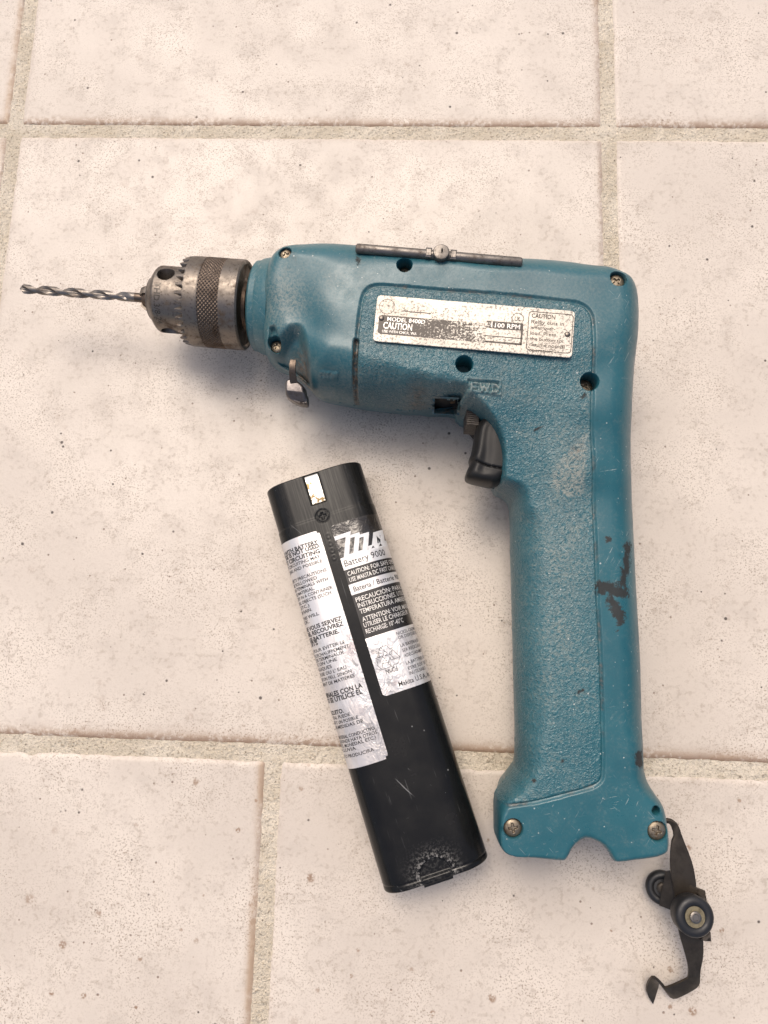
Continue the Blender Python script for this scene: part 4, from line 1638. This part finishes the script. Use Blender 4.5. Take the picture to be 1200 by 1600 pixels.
def bsec(s):
    """section of the stick : arc length from the crest -> (u, z, normal u, normal z)"""
    s = np.asarray(s, float)
    a = np.clip((np.abs(s) - FLAT) / BRr, 0, math.pi / 2)
    sg = np.sign(s)
    crown = 0.25 * (1 - (np.clip(np.abs(s) / FLAT, 0, 1)) ** 2)
    u = np.where(np.abs(s) <= FLAT, s, sg * (FLAT + BRr * np.sin(a)))
    z = BH + (BH - BRr) + BRr * np.cos(a) - 0.0 + crown
    over = np.maximum(np.abs(s) - SMAX, 0)
    z = z - over
    return u, z, sg * np.sin(a), np.cos(a)


def bpt(s, v, off=0.0):
    u, z, nu, nz = bsec(s)
    return np.stack([u + nu * off, v + np.zeros_like(u), z + nz * off], -1)


def bpx(px, py):
    """photograph pixel -> (s, v) on the upper battery surface"""
    c, d = BF.ray(px, py)
    z = 2 * BH
    for _ in range(25):
        p = c + d * (z - c[2]) / d[2]
        au = min(abs(p[0]), BA - 1e-3)
        a = math.asin(max(0, (au - FLAT)) / BRr) if au > FLAT else 0
        z = 0.5 * z + 0.5 * (2 * BH - BRr + BRr * math.cos(a) + (0.25 * (1 - (au / FLAT) ** 2) if au < FLAT else 0))
    p = c + d * (z - c[2]) / d[2]
    au = min(abs(p[0]), BA - 1e-3)
    a = math.asin((au - FLAT) / BRr) if au > FLAT else 0
    s = au if au <= FLAT else FLAT + BRr * a
    return math.copysign(s, p[0]), p[1]


CAPV = bpx(500, 815)[1] + 2.0
tsl = [bpx(*p) for p in ((475, 750), (498, 742), (509, 783), (487, 790))]
ts0, ts1 = (tsl[0][0] + tsl[3][0]) / 2, (tsl[1][0] + tsl[2][0]) / 2
tv0 = (tsl[2][1] + tsl[3][1]) / 2
plus = bpx(504, 806)
thumb = bpx(682, 1368)
v_end = 0.0
digits = [bpx(513, 837), bpx(516, 849), bpx(519, 860), bpx(522, 871)]
ss = np.unique(np.concatenate([np.arange(-SMAX, SMAX + .01, 0.36), [SMAX]]))
vs = np.unique(np.concatenate([np.arange(0, 1.2, 0.12), np.arange(1.2, 24, 0.34), np.arange(24, BLEN - 62, 1.6), np.arange(BLEN - 62, BLEN - 1.2, 0.34), np.arange(BLEN - 1.2, BLEN + .01, 0.12)]))
SS, VV_ = np.meshgrid(ss, vs, indexing='xy')
s_, v_ = SS.ravel(), VV_.ravel()
off = np.zeros_like(s_)
off -= 0.30 * smooth(CAPV - 0.5, CAPV + 0.5, v_)
off -= 0.9 * (1 - np.sqrt(np.clip(1 - (1 - np.clip((BLEN - v_) / 0.9, 0, 1)) ** 2, 0, 1)))
off -= 1.0 * (1 - np.sqrt(np.clip(1 - (1 - np.clip(v_ / 1.0, 0, 1)) ** 2, 0, 1)))
off -= 0.35 * cap(np.abs(v_ - 2.6), 0.28, 0.16) * (1 - cap(np.abs(s_ - thumb[0]), 6.1, 0.1))
off += 0.30 * (v_ < 2.5) * cap(np.abs(s_ - thumb[0]), 6.0, 0.15)
term = smooth(-0.15, 0.15, np.minimum(s_ - ts0, ts1 - s_)) * smooth(-0.15, 0.15, v_ - tv0)
off -= 1.3 * term
dth = np.hypot(s_ - thumb[0], v_ - thumb[1])
off -= 0.8 * (1 - smooth(6.3, 6.9, dth)) * smooth(2.7, 3.0, v_)
dp = np.hypot(s_ - plus[0], v_ - plus[1])
off -= 0.6 * cap(np.abs(dp - 2.75), 0.34, 0.14)
pc = np.maximum(cap(np.abs(s_ - plus[0]), 0.58, 0.14) * cap(np.abs(v_ - plus[1]), 1.75, 0.14), cap(np.abs(v_ - plus[1]), 0.58, 0.14) * cap(np.abs(s_ - plus[0]), 1.75, 0.14))
off -= 0.95 * pc
for i, dgt in enumerate(digits):
    dd = np.hypot((s_ - dgt[0]) / 1.0, (v_ - dgt[1]) / (1.35))
    off += 0.09 * cap(np.abs(dd - 0.75), 0.22, 0.16)
dsl = np.abs(s_ - (-FLAT)) 
scuff = np.where(dth > 6.7, np.exp(-np.maximum(dth - 7.2, 0) / 2.0), 0.12) * smooth(-4, 0.5, 12.5 - np.abs(s_ - thumb[0] + 1)) * (v_ < 16)
brushed = smooth(CAPV - 26, CAPV + 2, v_) * np.exp(-((s_ - 2) / 13) ** 2)
brushed = np.maximum(brushed, 0.9 * (dp < 3.2)) * (1 - np.maximum(pc, cap(np.abs(dp - 2.75), 0.34, 0.14)))
u, z, nu, nz = bsec(s_)
P3 = np.stack([u + nu * off, v_, z + nz * off], -1)
ns, nv = len(ss), len(vs)
idx = np.arange(ns * nv).reshape(nv, ns)
Q = np.stack([idx[:-1, :-1], idx[:-1, 1:], idx[1:, 1:], idx[1:, :-1]], -1).reshape(-1, 4)
case = mesh_from('case_half', P3, Q, BATT, batt, {'scuff': scuff, 'brushed': brushed})
# the underside half and both end walls
su = np.linspace(-SMAX, SMAX, 61)
u, z, nu, nz = bsec(su)
Vl = []
vlist = [0, 0.4, 1.0, CAPV - 0.2, CAPV + 0.2, BLEN - 0.5, BLEN]
olist = [-1.0, -0.2, 0, 0, -0.35, -0.4, -1.25]
for v, o_ in zip(vlist, olist):
    for a, b_, c_, d_ in zip(u, z, nu, nz):
        Vl.append((a + c_ * o_, v, 2 * BH - (b_ + d_ * o_) * 1.0 + 0.26))
m = len(su)
F = [(i * m + k, i * m + m + k, i * m + m + k + 1, i * m + k + 1) for i in range(len(vlist) - 1) for k in range(m - 1)]
lowz = mesh_from('case_half', Vl, F, BATT, batt, {'scuff': np.zeros(len(Vl)), 'brushed': np.zeros(len(Vl))}, sharp=40)
for v, o_, nm in ((0.0, -1.0, 'end_wall'), (BLEN, -1.25, 'end_wall')):
    ring = [(a + c_ * o_, v, b_ + d_ * o_) for a, b_, c_, d_ in zip(u, z, nu, nz)] + [(a + c_ * o_, v, 2 * BH - (b_ + d_ * o_) + .26) for a, b_, c_, d_ in zip(u[::-1], z[::-1], nu[::-1], nz[::-1])]
    mesh_from(nm, ring, [tuple(range(len(ring)))], TRIG, batt)
# small tab at the foot of the stick
V = []
for v, o_ in ((2.2, -0.55), (0.2, -0.55), (-0.9, -0.9), (-1.1, -1.4)):
    for q in np.linspace(thumb[0] - 6, thumb[0] + 6, 7):
        V.append(bpt(np.array([q]), v, o_)[0])
for q in np.linspace(thumb[0] - 6, thumb[0] + 6, 7):
    V.append(bpt(np.array([q]), -1.1, -5.0)[0])
F = [(7 * i + k, 7 * i + 7 + k, 7 * i + 8 + k, 7 * i + k + 1) for i in range(4) for k in range(6)]
mesh_from('end_tab', V, F, TRIG, batt, sharp=40)
# terminal contact lying in its slot
g = Geo()
e = 0.45
cs0, cs1 = ts0 + 0.5, ts1 - 0.3
rows = [(tv0 + 0.5, -0.9), (tv0 + 3, -0.75), (BLEN - 4, -0.7), (BLEN - 1.6, -0.85), (BLEN - 0.8, -1.4)]
V = []
for v, o_ in rows:
    for q in np.linspace(cs0, cs1, 5):
        V.append(bpt(np.array([q]), v, o_)[0])
F = [(5 * i + k, 5 * i + k + 1, 5 * i + 6 + k, 5 * i + 5 + k) for i in range(4) for k in range(4)]
cm = Mat('contact_plate', (0.85, 0.83, 0.77), 0.28, 0.55)
cc_ = cm.mix(cm.math('MULTIPLY', cm.ramp(cm.noise(600, 3, 0.7), 0.46, 0.54), cm.ramp(cm.noise(170, 2), 0.42, 0.54)), (0.88, 0.86, 0.80), (0.20, 0.14, 0.06))
cm.color(cc_)
g.add(V, F).build('terminal_contact', cm.m, batt)

# ------------------------------------------------------------------ foil labels, print and lettering wrapped round the stick


def wrap_patch(name, pts, off, mat, parent, crinkle=None, step=1.1):
    """closed outline in the (s, v) chart -> thin sheet lying on the stick"""
    o = np.array(pts, float)
    lo, hi = o.min(0), o.max(0)
    xs = np.linspace(lo[0], hi[0], max(3, int((hi[0] - lo[0]) / step) + 1))
    ys = np.linspace(lo[1], hi[1], max(3, int((hi[1] - lo[1]) / step) + 1))
    X, Y = np.meshgrid(xs, ys, indexing='xy')
    P = np.stack([X.ravel(), Y.ravel()], 1)
    d, c = sdf(P, o)
    idx = np.arange(len(P)).reshape(len(ys), len(xs))
    Q = np.stack([idx[:-1, :-1], idx[:-1, 1:], idx[1:, 1:], idx[1:, :-1]], -1).reshape(-1, 4)
    cen = P[Q].mean(1)
    okc = inside(cen, o) | (d[Q] > -1e-6).all(1)
    Q = Q[okc]
    near = d < 0.35 * step
    P = np.where(near[:, None], c, P)
    V3 = bpt(P[:, 0], P[:, 1], off)
    att = {'crinkle': crinkle(P) if crinkle else np.zeros(len(P))}
    use = np.unique(Q)
    rm = np.full(len(P), -1)
    rm[use] = np.arange(len(use))
    return mesh_from(name, V3[use], rm[Q], mat, parent, {k: a[use] for k, a in att.items()})


def bfn(off):
    def f(s, v):
        return bpt(np.array([s]), v, off)[0]
    return f


# ---- left label
lt = bpx(495, 831)
lb = bpx(603, 1183)
lbl = bpx(547, 1204)
s_r = (bpx(510, 870)[0] + bpx(570, 1060)[0] + bpx(598, 1150)[0]) / 3
rr_ = 2.0
v_t, v_b = (bpx(480, 834)[1]), (lb[1] + lbl[1]) / 2
ol = [(-SMAX - 3.5, v_b), (s_r - rr_, v_b)] + [(s_r - rr_ + rr_ * math.sin(a), v_b + rr_ - rr_ * math.cos(a)) for a in np.linspace(0, math.pi / 2, 7)[1:]] + \
     [(s_r - rr_ + rr_ * math.cos(a), v_t - rr_ + rr_ * math.sin(a)) for a in np.linspace(0, math.pi / 2, 7)] + [(-SMAX - 3.5, v_t)]


def crk_left(P):
    t = (v_t - P[:, 1]) / (v_t - v_b)
    return smooth(0.30, 0.55, t) * np.clip(0.25 + 0.75 * smooth(-14, s_r, P[:, 0]), 0, 1)


lab1 = wrap_patch('foil_label', ol, 0.07, FOIL, batt, crk_left)
LEFT_LINES = [("ALS WITH BATTERY", 441, 866, 497.5, 849, 1), ("RIDGE IS NOT USED.", 443, 874, 501, 854.5, 1), ("ORT CIRCUITING", 446, 882.5, 500.6, 863.5, 1),
              ("ORT CIRCUITING MAY", 448, 889, 501, 871, 0), ("EATING AND POSSIBLE", 450, 896, 504, 878, 0), ("E SAFETY PRECAUTIONS", 456, 910, 510.6, 892, 0),
              ("ST BE FOLLOWED", 458, 917, 496, 904.5, 0), ("T THE TERMINALS WITH", 460, 924, 513, 906.5, 0), ("CTIVE MATERIAL.", 462, 931, 492, 921, 0),
              ("ATTERY IN A CONTAINER", 463, 938, 520, 919.5, 0), ("ETAL OBJECTS (SUCH", 467.5, 945, 518, 928, 0), ("LS, ETC.)", 468, 952.5, 484, 947.5, 0),
              ("R OR RAIN.", 470, 960, 488, 954, 0), ("E, THIS WILL", 473, 969, 499, 960.5, 0), ("OCK.", 475, 976, 484, 973, 0),
              ("IS NE VOUS SERVEZ", 479, 986, 535, 968.5, 1), ("TERIE, RECOUVREZ", 481, 994, 537.5, 976.5, 1), ("TEGE-BATTERIE.", 484, 1003, 530.6, 988.5, 1), ("CUITS", 486, 1010.6, 497.5, 1007, 1),
              ("TES POUR EVITER LE", 487, 1020.6, 540, 1004.5, 0), ("UFFE L'ECHAUFFEMENT", 490.6, 1028, 546, 1011, 0), ("EC LES TERMINAUX", 492.7, 1035, 538, 1021, 0), ("IAUC ON UNE", 494.7, 1042.6, 527, 1032, 0),
              ("ETALLIQUES", 497, 1050, 519, 1043, 0), ("LA PLUIE OU L' EAU", 499, 1057.7, 542, 1044.5, 0), ("DANS UN FEU, SINON", 501, 1066, 550, 1050.5, 0), ("GEMENT DE MATIERES", 504, 1073.6, 554.6, 1057.5, 0),
              ("ERMINALES CON LA", 509, 1091, 567, 1073.6, 2), ("I NO SE UTILICE EL", 511, 1100, 567, 1083, 2), ("CIRCUITO.", 517, 1119, 538, 1113, 1), ("DENTAL PUEDE", 519.5, 1126, 547.7, 1118, 0),
              ("IENTO Y UN POSIBLE", 521.6, 1134, 560, 1122.5, 0), ("E LAS MEDIDAS DE", 523.6, 1141, 568, 1128, 0), ("ON MATERIAL CONDUCTIVO", 527, 1156, 586, 1139.6, 0), ("O LA DONDE HAYA OTROS", 530, 1162, 589.6, 1146, 0),
              ("LAVOS, MONEDAS, ETC.)", 532.6, 1170, 588, 1154, 0), ("LA LLUVIA", 535, 1177, 557, 1171, 0), ("E ESTO PRODUCIRA", 538, 1185.6, 585, 1173, 0)]
g = Geo()
f10 = bfn(0.115)
for body, xa, ya_, xb, yb_, bold in LEFT_LINES:
    a, b_ = bpx(xa + 0.5, ya_), bpx(xb, yb_)
    vm = b_[1]
    text_map(g, body, f10, max(a[0], -SMAX) - 0.5, b_[0], vm, (1.36, 1.75, 1.95)[bold], (0.010, 0.028, 0.028)[bold])
g.build('lettering', INK, lab1)['kind'] = 'stuff'

# ---- right label
R0 = bpx(518, 825)
s_l = (bpx(519, 835)[0] + bpx(546, 920)[0] + bpx(572, 1000)[0] + bpx(592, 1065)[0]) / 4
cpx = lambda x, y: bpx(500 + x / 5.333, 800 + y / 5.333)
vtop, v_w0, v_k0, v_k1, v_l0, v_l1 = R0[1] + 1.0, cpx(178, 392)[1], cpx(205, 487)[1], cpx(246, 606)[1], cpx(275, 692)[1], cpx(384, 1056)[1]
v_bot = (cpx(540, 1535)[1] + cpx(900, 1412)[1]) / 2
SR = SMAX + 3.5
rr_ = 1.6


def strip(name, va, vb, off, mat, parent, s0=None, crk=None, step=1.1):
    s0 = s_l if s0 is None else s0
    return wrap_patch(name, [(s0, vb), (SR, vb), (SR, va), (s0, va)], off, mat, parent, crk, step)


ol = [(s_l + rr_ - rr_ * math.sin(a), v_bot + rr_ - rr_ * math.cos(a)) for a in np.linspace(math.pi / 2, 0, 6)] + [(SR, v_bot), (SR, v_w0 + 0.3), (s_l, v_w0 + 0.3)]
lab2 = wrap_patch('foil_label', ol, 0.07, FOIL, batt, lambda P: 0.9 * smooth(v_l1 + 1, v_l1 - 3, P[:, 1]) * (1 - 0.6 * smooth(6, 14, P[:, 0])))
oc = [(s_l, v_w0 + 0.3), (SR, v_w0 + 0.3), (SR, vtop)] + [(s_l + rr_ - rr_ * math.sin(a), vtop - rr_ + rr_ * math.cos(a)) for a in np.linspace(0, math.pi / 2, 6)]
clear_m = Mat('clear_label_film', (0.06, 0.052, 0.045), 0.14, 0.0, 0.6)
cn = clear_m.noise(210, 4, 0.65, dist=1.0)
clear_m.color(clear_m.mix(clear_m.math('MULTIPLY', clear_m.ramp(cn, 0.50, 0.68), clear_m.attr('crinkle')), (0.030, 0.026, 0.022), (0.36, 0.33, 0.28)))
clear_m.bump(cn, 0.0008, 0.8)
film = wrap_patch('label_film', oc, 0.05, clear_m.m, lab2, lambda P: 1 - 0.95 * smooth(s_l + 9, s_l + 13, P[:, 0]) * 1.0)
strip('print_block', v_k0, v_k1, 0.10, INK_BLOCK, lab2)
strip('print_block', v_l0, v_l1, 0.10, INK_BLOCK, lab2)
# bold white wordmark in slanted strokes, as far as it can be seen
g = Geo()
f12 = bfn(0.12)


def poly_map(pts):
    q = [np.array(cpx(*p)) for p in pts]
    n = len(q)
    # subdivide quads so that they follow the curve
    if n == 4:
        k = 6
        for i in range(k):
            for j_ in range(2):
                t0, t1 = i / k, (i + 1) / k
                r0, r1 = j_ / 2, (j_ + 1) / 2
                lerp = lambda t, r: (q[0] * (1 - t) + q[1] * t) * (1 - r) + (q[3] * (1 - t) + q[2] * t) * r
                P = [lerp(t0, r0), lerp(t1, r0), lerp(t1, r1), lerp(t0, r1)]
                g.add([f12(*p) for p in P], [(0, 1, 2, 3)])
    else:
        g.add([f12(*p) for p in q], [tuple(range(n))])


poly_map([(116, 206), (258, 158), (250, 196), (127, 238)])        # head of the first stroke
poly_map([(216, 180), (256, 165), (243, 368), (198, 384)])        # first leg
poly_map([(256, 190), (330, 168), (322, 196), (252, 218)])
poly_map([(292, 190), (332, 176), (318, 345), (276, 360)])        # second leg
poly_map([(330, 190), (408, 166), (402, 196), (326, 216)])
poly_map([(366, 190), (408, 168), (398, 318), (352, 336)])        # third leg
poly_map([(243, 352), (285, 338), (283, 374), (240, 386)])
poly_map([(318, 326), (360, 314), (358, 348), (316, 360)])
poly_map([(442, 172), (520, 150), (538, 250), (430, 285)])        # next letter
poly_map([(400, 285), (560, 236), (568, 285), (402, 330)])
g.build('wordmark', WHITE_INK, lab2)
g = Geo()
f14 = bfn(0.14)
for tri in ([(470, 200), (500, 192), (502, 255), (478, 262)], [(428, 305), (455, 296), (440, 280)], [(488, 288), (518, 280), (502, 262)]):
    g.add([f14(*cpx(*p)) for p in tri], [tuple(range(len(tri)))])


def rline(body, x0_, y0_, x1_, y1_, hh, off=0.12, bold=0.0, gg=None):
    a, b_ = cpx(x0_, y0_), cpx(x1_, y1_)
    text_map(gg, body, bfn(off), a[0], b_[0], a[1], hh, bold)


rline('Battery 9000', 210, 457, 545, 358, 2.75, 0.12, 0.0, g)
rline('Bateria / Batterie 9000', 285, 665, 662, 552, 2.2, 0.12, 0.006, g)
rline('Ni-Cd', 555, 1352, 652, 1322, 2.0, 0.12, 0, g)
for body, xa, ya_, xb, yb_ in (("NICKEL-CADMIUM", 640, 1028, 800, 975), ("OR DISPOSED SAF", 655, 1062, 815, 1012), ("LA BATERIA DE NI", 673, 1127, 838, 1072), ("SER RECICLADA O", 690, 1168, 850, 1112),
                                ("ADECUADAMENTE", 705, 1212, 862, 1158), ("LA BATTERIE DOIT", 720, 1272, 875, 1218), ("ETRE SOIT RECY", 738, 1316, 885, 1262), ("INUTILISABLE", 748, 1358, 880, 1310)):
    rline(body, xa, ya_, xb, yb_, 1.35, 0.12, 0, g)
rline('Makita U.S.A., Inc.', 662, 1455, 915, 1372, 2.0, 0.12, 0.004, g)
# chasing-arrows emblem
cxs = []
ctr = np.array(cpx(560, 1215))
for k in range(3):
    a0 = math.radians(90 + 120 * k)
    rot = np.array([[math.cos(a0 - math.pi / 2), -math.sin(a0 - math.pi / 2)], [math.sin(a0 - math.pi / 2), math.cos(a0 - math.pi / 2)]])
    sh = [(-3.6, 1.4), (-1.6, 4.9), (1.1, 4.9), (2.3, 2.9), (3.3, 3.5), (2.2, 0.9), (-0.6, 1.0), (0.5, 1.7), (-0.2, 3.0), (-1.9, 0.4)]
    stroke_map(g, [tuple(ctr + rot @ np.array(p) * 1.02) for p in sh], 0.17, bfn(0.12), True)
    stroke_map(g, [tuple(ctr + rot @ np.array(p) * 1.02) for p in ((-0.2, 3.0), (-1.6, 4.9))], 0.15, bfn(0.12))
g.build('lettering', INK, lab2)['kind'] = 'stuff'
g = Geo()
for body, xa, ya_, xb, yb_, hh in (("CAUTION: FOR SAFE OPERA", 235, 535, 625, 425, 1.9), ("USE MAKITA DC FAST CHARGER", 250, 585, 640, 475, 1.9),
                                    ("PRECAUCIÓN: PARA SU", 303, 752, 690, 640, 1.95), ("INSTRUCCIONES. UTILICE", 322, 800, 705, 690, 1.95), ("TEMPERATURA AMBIENTE", 338, 850, 715, 745, 1.95),
                                    ("ATTENTION: VOIR MANUE", 358, 915, 735, 805, 1.95), ("UTILISER LE CHARGEUR", 370, 963, 735, 862, 1.95), ("RECHARGE: 10°-40°C", 388, 1015, 700, 928, 1.95)):
    rline(body, xa, ya_, xb, yb_, hh, 0.14, 0.004, g)
g.build('lettering', SILVER_INK, lab2)['kind'] = 'stuff'
